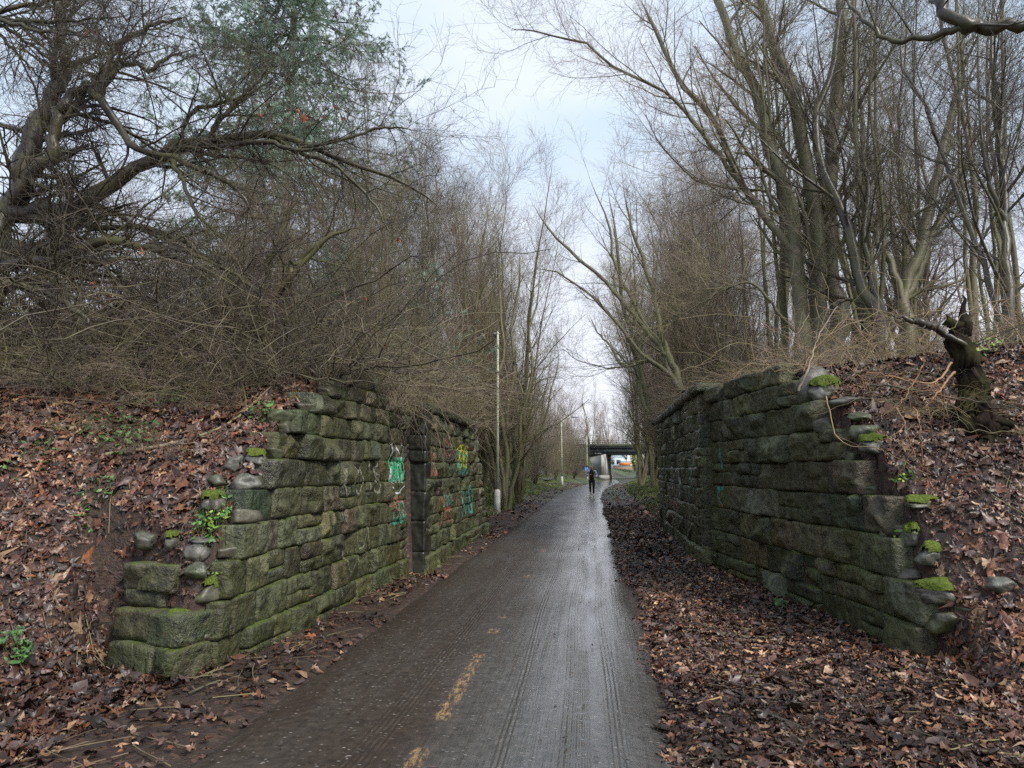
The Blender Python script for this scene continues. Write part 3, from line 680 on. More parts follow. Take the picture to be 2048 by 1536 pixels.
scatter('leaf_litter', 9000, (.35, 3.2), (12, 30), lambda x, y: edge(x, y), 'verge', (.035, .07), 'dark leaves on the right verge farther along between path and coping', 'leaf litter', g1, simple=.4)
scatter('leaf_litter', 48000, (2.0, 8), (2.6, 11), lambda x, y: x > xR(y) + .02, 'bank', (.028, .064), 'large wet brown and red maple leaves covering the right bank', 'leaf litter', g1, simple=.8, tilt=.3)
scatter('leaf_litter', 64000, (-9.5, -3.0), (3.0, 12), lambda x, y: x < xL(y) - .02, 'bank', (.028, .066), 'red-brown wet maple leaves covering the left bank', 'leaf litter', g1, simple=.85, tilt=.3)
scatter('leaf_litter', 7500, (-4.8, -2.1), (2.6, 20), lambda x, y: edge(x, y) & (x > xL(y) - .1 - 1.6 * (y < 5.1)) & (vnoise(x * 2, y * 2) > -.35), 'verge', (.022, .05), 'thin strip of broken leaves between the left wall and the path', 'leaf litter', g1, simple=.5)
scatter('leaf_litter', 14000, (-9, 9), (16, 75), lambda x, y: (np.abs(x - pc(y)) > 1.35) & (np.abs(x - pc(y)) < 5), 'bank', (.05, .09), 'brown leaves on the far verges of the path', 'leaf litter', g1, simple=.2)
# thin twigs lying in the litter
n = 1500; x = g1.uniform(-8, 6, n); y = g1.uniform(2.8, 13, n); kk = edge(x, y) & (np.abs(x - pc(y)) > 1.5); x, y = x[kk], y[kk]; a = g1.uniform(0, 6.28, len(x)); L_ = g1.uniform(.05, .28, len(x))
pp = np.stack([np.stack([x + np.cos(a) * L_ * t_ + .02 * t_ * t_, y + np.sin(a) * L_ * t_, hgt(x + np.cos(a) * L_ * t_, y + np.sin(a) * L_ * t_) + .03], 1) for t_ in (-1, -.3, .4, 1)], 1)
ok_ = (pp[:, :, 2].max(1) - pp[:, :, 2].min(1)) < .5; V, F = tubes(pp[ok_], np.full((int(ok_.sum()), 4), .0032) * g1.uniform(.6, 1.6, (int(ok_.sum()), 1)), 4)
obj('twig_litter', mesh('twig_litter', V, [F], None, True, M_CANE_DARK), None, 'thin broken twigs mixed into the wet leaves on both sides', 'twig litter', None, 'stuff')
# bits on the path
n = 900; x = g1.uniform(-2.2, .5, n); y = 3 + 30 * g1.random(n)**1.5; kk = g1.random(n) < np.where(x > -.2, .8, .35); x, y = x[kk], y[kk]
V, F, C = leaves(np.stack([x, y, np.full(len(x), .034)], 1), np.tile([0, 0, 1.], (len(x), 1)) + .1 * g1.normal(size=(len(x), 3)), g1.uniform(.006, .024, len(x)), PAL[g1.choice([0, 0, 0, 1, 3], len(x))], g1, .3, .2)
obj('leaf_debris', mesh('leaf_debris', V, [F], {'col': C}, False, M_LEAF), None, 'black trodden leaf bits scattered over the wet path', 'leaf litter', None, 'stuff')

# fallen sticks
def stick(pts, r, mat, label, name='fallen_stick', group='fallen sticks on the ground', side=0):
    p = resample(pts, 12)[None]; m = MB(); rr = (r * np.linspace(1, .45, 12))[None]
    V, F = tubes(p, rr, 6); m.add(V, F)
    if side:
        C_, r_ = grow(p, rr, side, .5, 50, 0, 5, .1); V, F = tubes(C_, r_, 4); m.add(V, F)
    o = obj(name, m.mesh(name, mat, True), None, label, 'stick', group); return o
def gp(px, py, dz=.03): x, y, z = on(px, py); return (x, y, float(hgt(x, y)) + dz)
stick([gp(1350, 1424), gp(1395, 1418), gp(1443, 1407)], .012, M_CANE, 'pale broken stick lying on the leaves by the path, nearest the camera')
stick([gp(1375, 1270), gp(1430, 1277), gp(1500, 1280)], .012, M_TWIG, 'long thin grey stick on the leaf litter below the right wall')
stick([gp(1368, 1185), gp(1395, 1178), gp(1425, 1172)], .010, M_CANE, 'short tan stick on the leaf litter near the foot of the right wall')
stick([gp(1140, 1253), gp(1168, 1256)], .014, M_BARK_DARK, 'short dark stick lying across the wet path')
stick([gp(1520, 1436), gp(1600, 1462), gp(1625, 1490)], .012, M_TWIG_DARK, 'dark twig on the leaf litter at the bottom right')
stick([gp(60, 1445), gp(150, 1435), gp(190, 1425)], .013, M_TWIG_DARK, 'dark stick on the leaves at the bottom left')
stick([gp(375, 1402), gp(430, 1380), gp(450, 1377)], .010, M_TWIG_DARK, 'thin stick at the foot of the left corner block')
stick([gp(690, 1395), gp(740, 1389)], .008, M_TWIG_DARK, 'thin dark twig lying on the left half of the path')
stick([gp(210, 930), gp(350, 905), gp(460, 862), gp(540, 800, .1)], .022, M_TWIG, 'long fallen grey branch lying up the left bank', side=4)
#SPLIT2
# ------------------------------------------------------------------ trees
def tree_parts(stems, lv, seed, mats, t_sides=7, names=('trunk', 'crown'), stemrough=.12, extra=None, K=22):
    """stems: list of (K,4) arrays x,y,z,r.  lv: growth levels -> trunk mesh, crown mesh"""
    g = np.random.default_rng(seed)
    A = np.stack([resample(s, K) for s in stems]); P = A[..., :3].copy(); Rr = np.maximum(A[..., 3], .002)
    P[:, 1:-1] += .02 * g.normal(size=P[:, 1:-1].shape) * (Rr[:, 1:-1, None] / .08 + .3)
    tm, cm = MB(), MB()
    V, F = tubes(P, Rr, t_sides); Ce = np.repeat(P.reshape(-1, 3), t_sides, 0)
    V = Ce + (V - Ce) * (1 + stemrough * fbm(V[:, 0] * (7 + 20 * (stemrough > .4)), V[:, 1] * (7 + 20 * (stemrough > .4)), V[:, 2] * 2.5, 3))[:, None]; tm.add(V, F)
    cur = [(P, Rr)]
    for li, L in enumerate(lv):
        L = dict(L); src = L.pop('src', 'last'); trunk = L.pop('trunk', False); sides = L.pop('sides', 3)
        base = cur[-1] if src == 'last' else cur[src]
        C, r_ = grow(*base, g=g, **L); cur.append((C, r_))
        V, F = tubes(C, r_, sides); (tm if trunk else cm).add(V, F)
    if extra: extra(tm, cm, g)
    return tm.mesh(names[0], mats[0], True), cm.mesh(names[1], mats[1], False)
def put_tree(name, me, label, cat='tree', group=None, loc=(0, 0, 0), rz=0, sc_=1, tilt=(0, 0), parts=('trunk', 'crown')):
    t = thing(name, label, cat, loc, group); t.rotation_euler = (tilt[0], tilt[1], rz); t.scale = (sc_,) * 3
    for n, m in zip(parts, me): obj(n, m, t)
    return t
def stems_fan(n, H, r, spread, g, bend=0.0, base=.18, lean=(0, 0)):
    o = []
    for k in range(n):
        a = g.uniform(0, 2 * math.pi) + k * 2.4; s_ = spread * g.uniform(.3, 1); h = H * g.uniform(.75, 1.05); rr = r * g.uniform(.6, 1.1)
        pts = []
        for t in (0, .15, .35, .6, .8, 1):
            rad = base * min(t * 4, 1) + s_ * h * (t ** (1.3 + bend))
            wob = .12 * h * .15
            pts.append((math.cos(a) * rad + lean[0] * h * t**1.4 + g.normal() * wob * t, math.sin(a) * rad + lean[1] * h * t**1.4 + g.normal() * wob * t, h * t - .3 * (t == 0), max(.006, rr * (1 - .93 * t))))
        o.append(np.array(pts))
    return o
gt = np.random.default_rng(5)
# prototypes
LV_TALL = [dict(n=18, L=3.2, ang=38, up=.10, K=7, wander=.10, t0=.16, rs=.42, lt=.65, sides=4, trunk=True, rmin=.006),
           dict(n=11, L=1.35, ang=40, up=.06, K=5, wander=.14, t0=.12, rs=.45, rmin=.0035),
           dict(n=8, L=.62, ang=40, up=.05, K=4, wander=.16, t0=.15, rs=.6, rmin=.0026)]
protos = []
for k in range(5):
    st = stems_fan([4, 6, 3, 5, 7][k], [15, 13, 16, 14, 12][k], [.13, .10, .16, .12, .09][k], [.18, .24, .12, .16, .22][k], gt, .1)
    protos.append(tree_parts(st, LV_TALL, 40 + k, (M_BARK if k % 2 == 0 else M_BARK_PALE, M_TWIG_RED if k in (1, 3) else M_TWIG)))
slim = []
for k in range(3):
    st = stems_fan([2, 3, 3][k], [15.5, 14, 16][k], [.085, .07, .075][k], [.05, .09, .07][k], gt, .1)
    slim.append(tree_parts(st, [dict(LV_TALL[0], n=12, t0=.42, L=2.4), dict(LV_TALL[1], n=9), dict(LV_TALL[2], n=6)], 50 + k, (M_BARK if k != 1 else M_BARK_PALE, M_TWIG)))
LV_SHRUB = [dict(n=9, L=1.6, ang=42, up=.05, K=6, wander=.17, t0=.1, rs=.45, lt=.5, sides=4, trunk=True, rmin=.004),
            dict(n=8, L=.85, ang=48, up=.02, K=5, wander=.2, t0=.1, rs=.5, rmin=.003),
            dict(n=6, L=.42, ang=50, up=.0, K=4, wander=.22, t0=.1, rs=.6, rmin=.0022)]
shrubs = []
for k in range(4):
    st = stems_fan([9, 12, 8, 11][k], [4.6, 3.8, 5.5, 4.2][k], .035, [.34, .45, .3, .4][k], gt, .2)
    shrubs.append(tree_parts(st, LV_SHRUB, 60 + k, (M_BARK_DARK if k == 1 else M_BARK, [M_TWIG, M_TWIG_DARK, M_TWIG_RED, M_TWIG][k]), 5))
LV_THK = [dict(n=13, L=1.9, ang=36, up=.07, K=6, wander=.16, t0=.08, rs=.45, lt=.5, sides=4, trunk=True, rmin=.004),
          dict(n=10, L=.95, ang=45, up=.03, K=5, wander=.2, t0=.1, rs=.5, rmin=.0032),
          dict(n=7, L=.45, ang=48, up=.0, K=4, wander=.22, t0=.1, rs=.6, rmin=.0024)]
for k in range(3):
    st = stems_fan([10, 13, 9][k], [7.2, 6.2, 8.0][k], .04, [.26, .34, .22][k], gt, .1)
    shrubs.append(tree_parts(st, LV_THK, 90 + k, (M_BARK, [M_TWIG, M_TWIG_RED, M_TWIG_DARK][k]), 5))
ORD = ['first', 'second', 'third', 'fourth', 'fifth', 'sixth', 'seventh', 'eighth', 'ninth', 'tenth', 'eleventh', 'twelfth', 'thirteenth', 'fourteenth', 'fifteenth', 'sixteenth', 'seventeenth', 'eighteenth', 'nineteenth', 'twentieth']
def row(name, kinds, spots, lab, cat, group, tiltto):
    for i, (x, y, s_) in enumerate(spots):
        z = float(hgt(x, y)); k = kinds[i % len(kinds)]
        put_tree(name, (protos if name == 'bare_tree' else shrubs)[k], lab % ORD[i], cat, group, (x, y, z - .1), random.uniform(0, 6.28), s_, (random.uniform(-.04, .04), tiltto + random.uniform(-.05, .05)))
row('bare_tree', [1, 0, 3, 4, 2], [(4.6, 24, 1.0), (3.6, 29, .95), (5.4, 33, 1.1), (3.9, 38, 1.0), (4.9, 43, 1.1), (4.4, 50, 1.0), (5.6, 57, 1.05), (6.2, 66, 1.0), (7.6, 76, .95), (10.0, 88, .85)],
    'bare mossy multi-stemmed tree on the right verge, %s one past the right wall coping', 'tree', 'bare trees lining the right verge', -.15)
for i, (x_, y_, s_) in enumerate([(3.9, 14.5, .9), (4.6, 17.5, 1.), (5.3, 13.6, .85), (6.0, 16.0, 1.), (6.9, 13.4, .9), (7.6, 17.8, 1.), (8.4, 14.6, .95), (9.4, 17, 1.), (10.4, 13.8, .95), (11.6, 16.4, 1.), (12.8, 14.4, .95), (5.2, 20.2, 1.)]):
    put_tree('bare_tree', slim[i % 3], 'slender upright bare stems on the right embankment, ' + ORD[i] + ' clump from the wall', 'tree', 'slender trees on the right embankment', (x_, y_, float(hgt(x_, y_)) - .1), i * 1.7, s_, (random.uniform(-.03, .03), random.uniform(-.10, .02)))
for x_, y_, k_, s_, tl, lb in ((-6.2, 24.2, 1, 1.12, .06, 'tall many-stemmed bare tree behind the left wall end, nearest of the left wood'), (-4.7, 27.2, 4, 1.2, .09, 'tall fine-twigged bare tree just right of the first lamp post line'), (-8.2, 21.5, 3, .95, .10, 'bare tree behind the tangle above the left coping'), (-3.5, 34, 4, 1.35, .05, 'very tall fine-twigged tree filling the gap left of the path'), (3.4, 23.5, 4, 1.0, -.30, 'whippy bare tree leaning steeply over the path just past the right coping'), (3.1, 27, 1, 1.0, -.28, 'second whippy bare tree leaning over the path behind the right coping'), (3.4, 40, 4, 1.3, -.22, 'many-stemmed bare tree arching left above the jogger'), (-3.9, 30, 3, 1.12, .10, 'tall slender bare tree on the left verge, its crown leaning over the path'), (-4.3, 39, 0, 1.15, .10, 'tall bare tree on the left verge behind the slender leaning one'), (3.3, 34, 1, 1.1, -.20, 'bare tree on the right verge arching its whole crown over the path'), (3.1, 46, 4, 1.25, -.16, 'fine-twigged bare tree on the right verge leaning over the jogger')):
    put_tree('bare_tree', protos[k_], lb, 'tree', None, (x_, y_, float(hgt(x_, y_)) - .1), 1.0 + x_, s_, (0, tl))
row('bare_tree', [2, 3, 0, 1, 4], [(8.5, 22, 1.), (12, 27, 1.), (10.5, 33, 1.1), (16, 24, 1.), (12, 42, 1.1), (18, 34, 1.), (14, 17, .9), (20, 21, .9)],
    'bare pale-barked tree in the wood behind the right embankment, %s counting from the wall top', 'tree', 'bare trees of the wood on the right', 0)
row('bare_tree', [4, 1, 3, 0, 2], [(-4.9, 31.5, .95), (-6.0, 36, 1.0), (-4.6, 42, .98), (-5.4, 49, .95), (-4.6, 57, .9), (-5.2, 66, .9), (-4.2, 76, .85), (-3.6, 88, .8)],
    'bare multi-stemmed tree on the left verge, %s one beyond the left wall', 'tree', 'bare trees lining the left verge', .08)
row('bare_tree', [3, 0, 2, 1, 4], [(-8.5, 25, .70), (-13, 22, .6), (-8.5, 32, .85), (-11.5, 36, .9), (-8.5, 42, .95), (-18, 28, .7), (-13.5, 46, 1.0), (-9, 53, 1.05), (-18, 38, 1.), (-10, 66, 1.)],
    'bare pale tree in the thicket behind the left embankment, %s counting from the near side', 'tree', 'bare trees of the thicket on the left', 0)
row('bare_shrub', [0, 1, 2, 3], [(-6.5, 20.5, .9), (-8.8, 19, 1.1), (-4.9, 34, .9), (-5.1, 40, .95), (-4.6, 47, .95), (-4.4, 55, 1.), (-4.0, 63, 1.), (-3.7, 72, 1.1), (-2.9, 80, 1.15), (-2.2, 88, 1.2), (-2.0, 96, 1.2), (-11.5, 18.5, 1.1)],
    'dense leafless shrub on the left verge, %s clump past the left wall', 'shrub', 'leafless shrubs along the left verge', 0)
row('bare_shrub', [2, 3, 0, 1], [(7.5, 24, .7), (5.5, 27, .6), (6.8, 48, .9), (7.8, 56, .9), (9.0, 72, 1.), (11, 84, 1.), (12.5, 95, 1.1)],
    'leafless shrub under the trees on the right verge, %s clump past the right wall', 'shrub', 'leafless shrubs along the right verge', 0)

row('bare_shrub', [4, 5, 6], [(-3.9, 12.2, .62), (-6.0, 12.2, .66), (-4.6, 14.2, .72), (-7.2, 14.6, .7), (-10, 14.2, .7), (-4.0, 16.5, .8), (-6.0, 17.3, .8), (-9.0, 17.2, .75), (-13.5, 16, .8)],
    'tall whippy leafless shrub on top of the left embankment, %s from the wall', 'shrub', 'tall shrubs of the thicket on the left embankment', 0)
row('bare_shrub', [5, 4, 6], [(-6.5, 23, .9), (-9.5, 22, .9), (-7.5, 27.5, .95), (-6.8, 32, 1.1), (-7.6, 38, 1.15), (-7.2, 45, 1.1), (-7, 53, 1.1), (-6.6, 62, 1.1), (-5.8, 71, 1.1), (-5.2, 80, 1.1), (-4.6, 88, 1.1), (-12, 30, 1.), (-14, 22, .9)],
    'tall leafless shrub on the left slope beyond the wall, %s away from the camera', 'shrub', 'tall shrubs on the left slope', 0)
row('bare_shrub', [6, 4, 5], [(4.4, 19.5, .5), (7.4, 31, .8), (7.6, 37, .95), (8.2, 44, .95), (9.5, 52, 1.), (10, 61, 1.), (11.5, 70, 1.)],
    'tall leafless shrub on the right embankment and slope, %s away from the camera', 'shrub', 'tall shrubs on the right slope', 0)
row('bare_tree', [3, 1, 4, 0, 2], [(9.0, 20, .9), (6.6, 27.5, 1.), (7.6, 40, 1.05), (8.2, 47, 1.05), (7.6, 55, 1.), (9.5, 64, 1.), (11.5, 75, .95), (13.5, 40, 1.1)],
    'bare mid-height tree filling the right wood, %s away from the camera', 'tree', 'filling trees of the right wood', -.04)

# hero trees: limbs read off the photograph as (px, py, distance along y, radius in px)
def limb(pts):
    o = []
    for px, py, Y, rp in pts:
        x, y, z = aty(px, py, Y); d = math.dist((x, y, z), (0, 0, CAMH)); o.append((x, y, z, rp * d / FPX))
    return np.array(o)
def hero(name, label, cat, limbs, lv, seed, mats, group=None, sides=8, parts=('trunk', 'crown'), root=True, rsc=.72, rough=.15, conv=.3):
    L = []; base = None
    for l in limbs:
        l = limb(l); l[:, 3] *= rsc; p = l[0, :3]
        zg = float(hgt(p[0], p[1], False))
        l[-1, 3] = min(l[-1, 3], .005)
        if root and p[2] - zg < 1.6 and (base is None or math.dist(p, base) < 2.6):
            if base is None: base = np.array([p[0], p[1], zg - .25])
            l = np.vstack([[*(base * conv + np.array([p[0], p[1], zg - .25]) * (1 - conv)), l[0, 3] * 1.35], l])
        elif L:
            best = min(((math.dist(q_[:3], l[i_, :3]), tuple(q_[:3]), i_) for w_ in L for q_ in resample(w_, 40) for i_ in (0,)), key=lambda t_: t_[0])
            of_ = np.array(best[1]) - l[0, :3]; l = l.copy(); l[:, :3] += of_[None] * ((1 - np.linspace(0, 1, len(l))) ** 1.4)[:, None]
        L.append(l)
    b = L[0][0].copy()
    for l in L: l[:, :3] -= b[:3]
    return put_tree(name, tree_parts(L, lv, seed, mats, sides, parts, rough), label, cat, group, tuple(b[:3]), parts=parts)
# big right clump: standing on the right embankment crest
def s7(pts, Y, r0, r1):       # from 1.92x zoomed crop coordinates
    n = len(pts); return [(1000 + a / 1.92, b / 1.92, Y + .35 * i, r0 + (r1 - r0) * i / (n - 1)) for i, (a, b) in enumerate(pts)]
LV_H = [dict(n=18, L=2.5, ang=42, up=.09, K=7, wander=.11, t0=.22, rs=.40, lt=.5, sides=5, trunk=True, rmin=.006),
        dict(n=11, L=1.15, ang=44, up=.04, K=5, wander=.16, t0=.12, rs=.45, rmin=.0035),
        dict(n=8, L=.5, ang=45, up=.02, K=4, wander=.18, t0=.12, rs=.6, rmin=.0022)]
hero('bare_tree', 'tall tree of three thick brown-grey trunks standing on the crest behind the right wall', 'tree', [
    s7([(1160, 1330), (1160, 1200), (1140, 950), (1100, 780), (1035, 560), (1000, 430), (960, 300), (900, 180), (840, 0), (800, -150)], 13, 22, 7),
    s7([(1235, 1340), (1225, 1150), (1215, 950), (1190, 720), (1150, 450), (1105, 280), (1035, 130), (1000, 0), (960, -160)], 13.3, 24, 8),
    s7([(1290, 1340), (1290, 1150), (1275, 950), (1262, 650), (1280, 450), (1312, 200), (1312, 0), (1330, -200)], 13.6, 26, 7),
    s7([(1160, 870), (1080, 805), (985, 705), (900, 600), (820, 420), (700, 310), (600, 110), (540, 0)], 12.9, 11, 4),
    s7([(1010, 450), (880, 370), (770, 285), (640, 220), (430, 165), (330, 120), (130, 100), (40, 115)], 12.2, 7, 1.2),
    s7([(1290, 1010), (1160, 985), (1070, 965), (990, 980), (900, 1045), (800, 1130), (650, 1240)], 11.5, 5, 1.4),
    s7([(1200, 560), (1150, 525), (1100, 520), (1050, 530), (1000, 560), (930, 600), (870, 620), (800, 640), (740, 640), (660, 580), (600, 520), (560, 440)], 11.6, 5, 1.2),
    s7([(1270, 400), (1230, 385), (1200, 392), (1140, 400), (1060, 430), (990, 440), (940, 500), (900, 600)], 12.4, 4.5, 1.2)], LV_H, 71, (M_BARK_MID, M_TWIG))
hero('bare_tree', 'dark leaning tree with a crooked black trunk, right of the thick brown trunks', 'tree', [
    s7([(1475, 1340), (1450, 1200), (1380, 1060), (1320, 850), (1225, 600), (1215, 420), (1275, 280), (1300, 100), (1330, -50)], 12, 17, 4),
    s7([(1480, 1250), (1420, 1050), (1400, 880), (1415, 700), (1345, 470), (1370, 300), (1400, 100)], 12.4, 9, 3),
    s7([(1480, 940), (1560, 860), (1640, 780), (1760, 740)], 11.8, 4, 1.5)], LV_H, 72, (M_BARK_DARK, M_TWIG_DARK))
hero('bare_tree', 'pale grey-green forked tree in the right wood, left of the right-hand dark stems', 'tree', [
    s7([(1560, 1330), (1555, 1150), (1600, 1000), (1640, 840), (1680, 650), (1745, 400), (1770, 200), (1780, 0)], 15, 17, 5),
    s7([(1560, 1200), (1500, 1030), (1440, 900), (1410, 700), (1390, 500), (1385, 300)], 15.4, 10, 4),
    s7([(1600, 1240), (1650, 1050), (1700, 880), (1800, 640), (1840, 400)], 15.6, 11, 4)], LV_H, 73, (M_BARK_MID, M_TWIG))
hero('bare_tree', 'slim dark double-stemmed tree at the right edge of the picture', 'tree', [
    s7([(1965, 1340), (1945, 1000), (1935, 760), (1910, 480), (1900, 250), (1860, 0)], 10.5, 12, 4),
    s7([(1930, 1300), (1860, 1010), (1760, 760), (1640, 420), (1540, 240), (1560, 60)], 10.8, 7, 2.5),
    s7([(2080, 700), (1960, 640), (1880, 520), (1840, 340)], 10.2, 6, 2)], LV_H, 74, (M_BARK_DARK, M_TWIG_DARK))
hero('overhead_bough', 'thick black bough reaching in at the top right corner overhead', 'branch', [
    [(2130, 50, 4.6, 15), (2048, 52, 4.6, 14), (1975, 55, 4.7, 13), (1930, 45, 4.7, 13), (1885, 22, 4.8, 12), (1868, -10, 4.9, 10), (1850, -60, 5, 8)],
    [(1950, 52, 4.7, 10), (1880, 68, 4.8, 8), (1797, 82, 4.9, 6), (1740, 55, 5, 5), (1700, 10, 5.1, 3.5), (1670, -40, 5.2, 3)]],
    [dict(n=7, L=.9, ang=50, up=0, K=6, wander=.16, t0=.3, rs=.3, sides=4, trunk=True, rmin=.003), dict(n=6, L=.45, ang=50, up=0, K=5, wander=.18, rs=.5, rmin=.0016), dict(n=4, L=.2, ang=50, up=0, K=4, wander=.18, rs=.6, rmin=.0012)],
    75, (M_BARK_DARK, M_TWIG_DARK), parts=('limb', 'twigs'))
# leaning clump past the right coping
def s6(pts, Y, r0, r1):
    n = len(pts); return [(1100 + a / 3.84, 500 + b / 3.84, Y + .3 * i, r0 + (r1 - r0) * i / (n - 1)) for i, (a, b) in enumerate(pts)]
hero('bare_tree', 'dark leaning tree arching left over the path just behind the right coping', 'tree', [
    s6([(1010, 1090), (975, 960), (925, 850), (830, 740), (700, 560), (560, 400), (430, 250), (200, 50), (0, -150), (-120, -330)], 22, 11, 2),
    s6([(960, 1110), (860, 965), (680, 800), (560, 660), (430, 480), (250, 310), (50, 170), (-120, 140)], 21.5, 8, 1.2),
    s6([(920, 1100), (860, 960), (840, 800), (700, 600), (620, 400), (540, 250), (480, 50), (440, -200), (300, -560)], 22.5, 8, 2),
    s6([(700, 900), (560, 920), (430, 930), (330, 900), (200, 850), (100, 760)], 21.6, 3, .8),
    s6([(1000, 840), (900, 600), (850, 400), (760, 150), (640, -150), (560, -500)], 23, 9, 3)],
    [dict(LV_H[0], n=12, L=2.4), dict(LV_H[1], n=8), dict(LV_H[2], n=6)], 76, (M_BARK, M_TWIG))
hero('bare_tree', 'pair of straight greenish trunks rising beside the far end of the right coping', 'tree', [
    s6([(800, 1330), (740, 1080), (700, 900), (640, 700), (560, 400), (520, 0), (440, -500)], 27, 8, 3),
    s6([(820, 1560), (740, 1350), (690, 1000), (740, 700), (800, 300), (780, -200)], 31, 7, 3),
    s6([(720, 1560), (640, 1340), (560, 1150), (480, 900), (380, 700), (300, 500)], 34, 5, 1.5)],
    [dict(LV_H[0], n=12, L=2.6), dict(LV_H[1], n=8), dict(LV_H[2], n=6)], 77, (M_BARK, M_TWIG))
# left verge hero beside the first lamp post
def s1(pts, Y, r0, r1):
    n = len(pts); return [(900 + a / 3.414, 600 + b / 3.414, Y + .3 * i, r0 + (r1 - r0) * i / (n - 1)) for i, (a, b) in enumerate(pts)]
hero('bare_tree', 'mossy many-stemmed tree close behind the first lamp post on the left', 'tree', [
    s1([(375, 1360), (390, 1100), (345, 800), (320, 560), (370, 380), (350, 150), (330, -150), (300, -500)], 27.5, 9, 2),
    s1([(400, 1350), (450, 1100), (430, 900), (500, 700), (545, 600), (640, 540), (760, 520)], 28.0, 6, 1.2),
    s1([(410, 1330), (480, 1050), (480, 800), (560, 540), (560, 400), (540, 200), (600, 0), (620, -300)], 27.7, 6, 1.5),
    s1([(370, 1340), (340, 1050), (300, 930), (230, 820), (200, 640), (100, 540)], 27.1, 6, 1.5),
    s1([(380, 1300), (400, 1000), (390, 760), (440, 500), (420, 200), (470, -100), (480, -400)], 28.5, 7, 2)],
    [dict(LV_H[0], n=11, L=2.0), dict(LV_H[1], n=8), dict(LV_H[2], n=6)], 78, (M_BARK, M_TWIG))

# left foreground: fallen and sprawling tree
def s5(pts, Y, r0, r1, dy=0.0):
    n = len(pts); return [(a / 1.92, b / 1.92, Y + dy * i, r0 + (r1 - r0) * i / (n - 1)) for i, (a, b) in enumerate(pts)]
LV_L = [dict(n=15, L=1.35, ang=50, up=.0, K=7, wander=.17, t0=.15, rs=.42, lt=.3, sides=4, trunk=True, rmin=.004),
        dict(n=10, L=.75, ang=52, up=-.01, K=6, wander=.18, t0=.1, rs=.5, rmin=.0028),
        dict(n=6, L=.36, ang=52, up=.0, K=4, wander=.2, t0=.1, rs=.6, rmin=.0018)]
LT = hero('sprawling_tree', 'dark wet tree at the left edge with a long bough arching right above the thicket', 'tree', [
    s5([(-60, 1120), (0, 900), (30, 780), (90, 640), (130, 500), (200, 390), (240, 260), (275, 190)], 8.2, 22, 9, .05),
    s5([(0, 1010), (120, 970), (250, 915), (330, 810)], 8.0, 17, 8),
    s5([(-60, 780), (60, 775), (180, 785), (310, 730), (430, 650), (590, 570), (710, 540), (830, 530), (1010, 503), (1160, 545), (1300, 600), (1480, 670), (1600, 730), (1690, 800)], 8.0, 17, 2.0, .12),
    s5([(1010, 503), (1140, 570), (1290, 640), (1420, 760), (1500, 900)], 8.8, 5, 2, .05), s5([(1160, 545), (1330, 510), (1480, 480), (1600, 500)], 9, 4, 1.5, .05), s5([(600, 565), (700, 545), (850, 545), (1000, 540), (1150, 570), (1290, 570)], 8.3, 8, 3, .05),
    s5([(20, 860), (100, 700), (200, 610), (215, 500), (250, 400), (330, 320)], 8.3, 13, 8),
    s5([(130, 500), (200, 400), (300, 310), (380, 270), (480, 235), (560, 272), (625, 230), (740, 190)], 8.1, 9, 2, .1),
    s5([(270, 190), (370, 320), (460, 470), (600, 540), (760, 620), (880, 690), (960, 800), (975, 1000)], 7.9, 8, 2, .1),
    s5([(330, 300), (380, 210), (430, 155), (560, 95), (700, 68)], 8.0, 8, 3, .1),
    s5([(275, 190), (245, 100), (250, 0), (300, -120)], 8.3, 9, 4),
    s5([(670, 510), (720, 400), (850, 370), (950, 350), (1060, 290)], 8.6, 5, 1.5, .05),
    s5([(760, 530), (850, 440), (950, 350), (1050, 240)], 8.8, 6, 1.5, .05),
    s5([(0, 1060), (200, 1000), (400, 935), (540, 950), (700, 1000), (860, 1080)], 7.8, 12, 3, .05),
    s5([(-40, 800), (150, 850), (300, 870), (520, 880), (700, 930), (900, 1050)], 8.4, 9, 3, .05),
    s5([(0, 1130), (140, 1110), (300, 1200), (360, 1270)], 7.2, 7, 4),
    s5([(-40, 1170), (100, 1080), (250, 1010), (420, 1000), (640, 990)], 8.6, 8, 3),
    s5([(560, 770), (660, 810), (780, 900), (900, 1000), (1000, 1120), (980, 1230)], 7.5, 5, 2),
    s5([(500, 620), (600, 720), (700, 830), (830, 920), (920, 1030)], 7.7, 5, 2)], LV_L, 80, (M_BARK_DARK, M_TWIG_DARK), rsc=.95)
hero('sprawling_tree', 'tangle of fine dark branches hanging in from the top left corner', 'tree', [
    s5([(-120, 60), (0, 80), (120, 110), (250, 130), (360, 140)], 6.6, 6, 2), s5([(-120, 160), (0, 150), (120, 200), (240, 260)], 6.8, 5, 2),
    s5([(-120, -80), (60, -20), (200, 30), (340, 50), (480, 60)], 6.8, 5, 2), s5([(-60, 300), (60, 280), (180, 330)], 6.9, 4, 2), s5([(-80, -120), (150, -90), (400, -60), (560, 20)], 7, 5, 2)],
    [dict(LV_L[0], n=15, L=1.0), dict(LV_L[1], n=9, L=.55), dict(LV_L[2], n=6, L=.25)], 81, (M_BARK_DARK, M_TWIG_DARK), parts=('limb', 'twigs'))
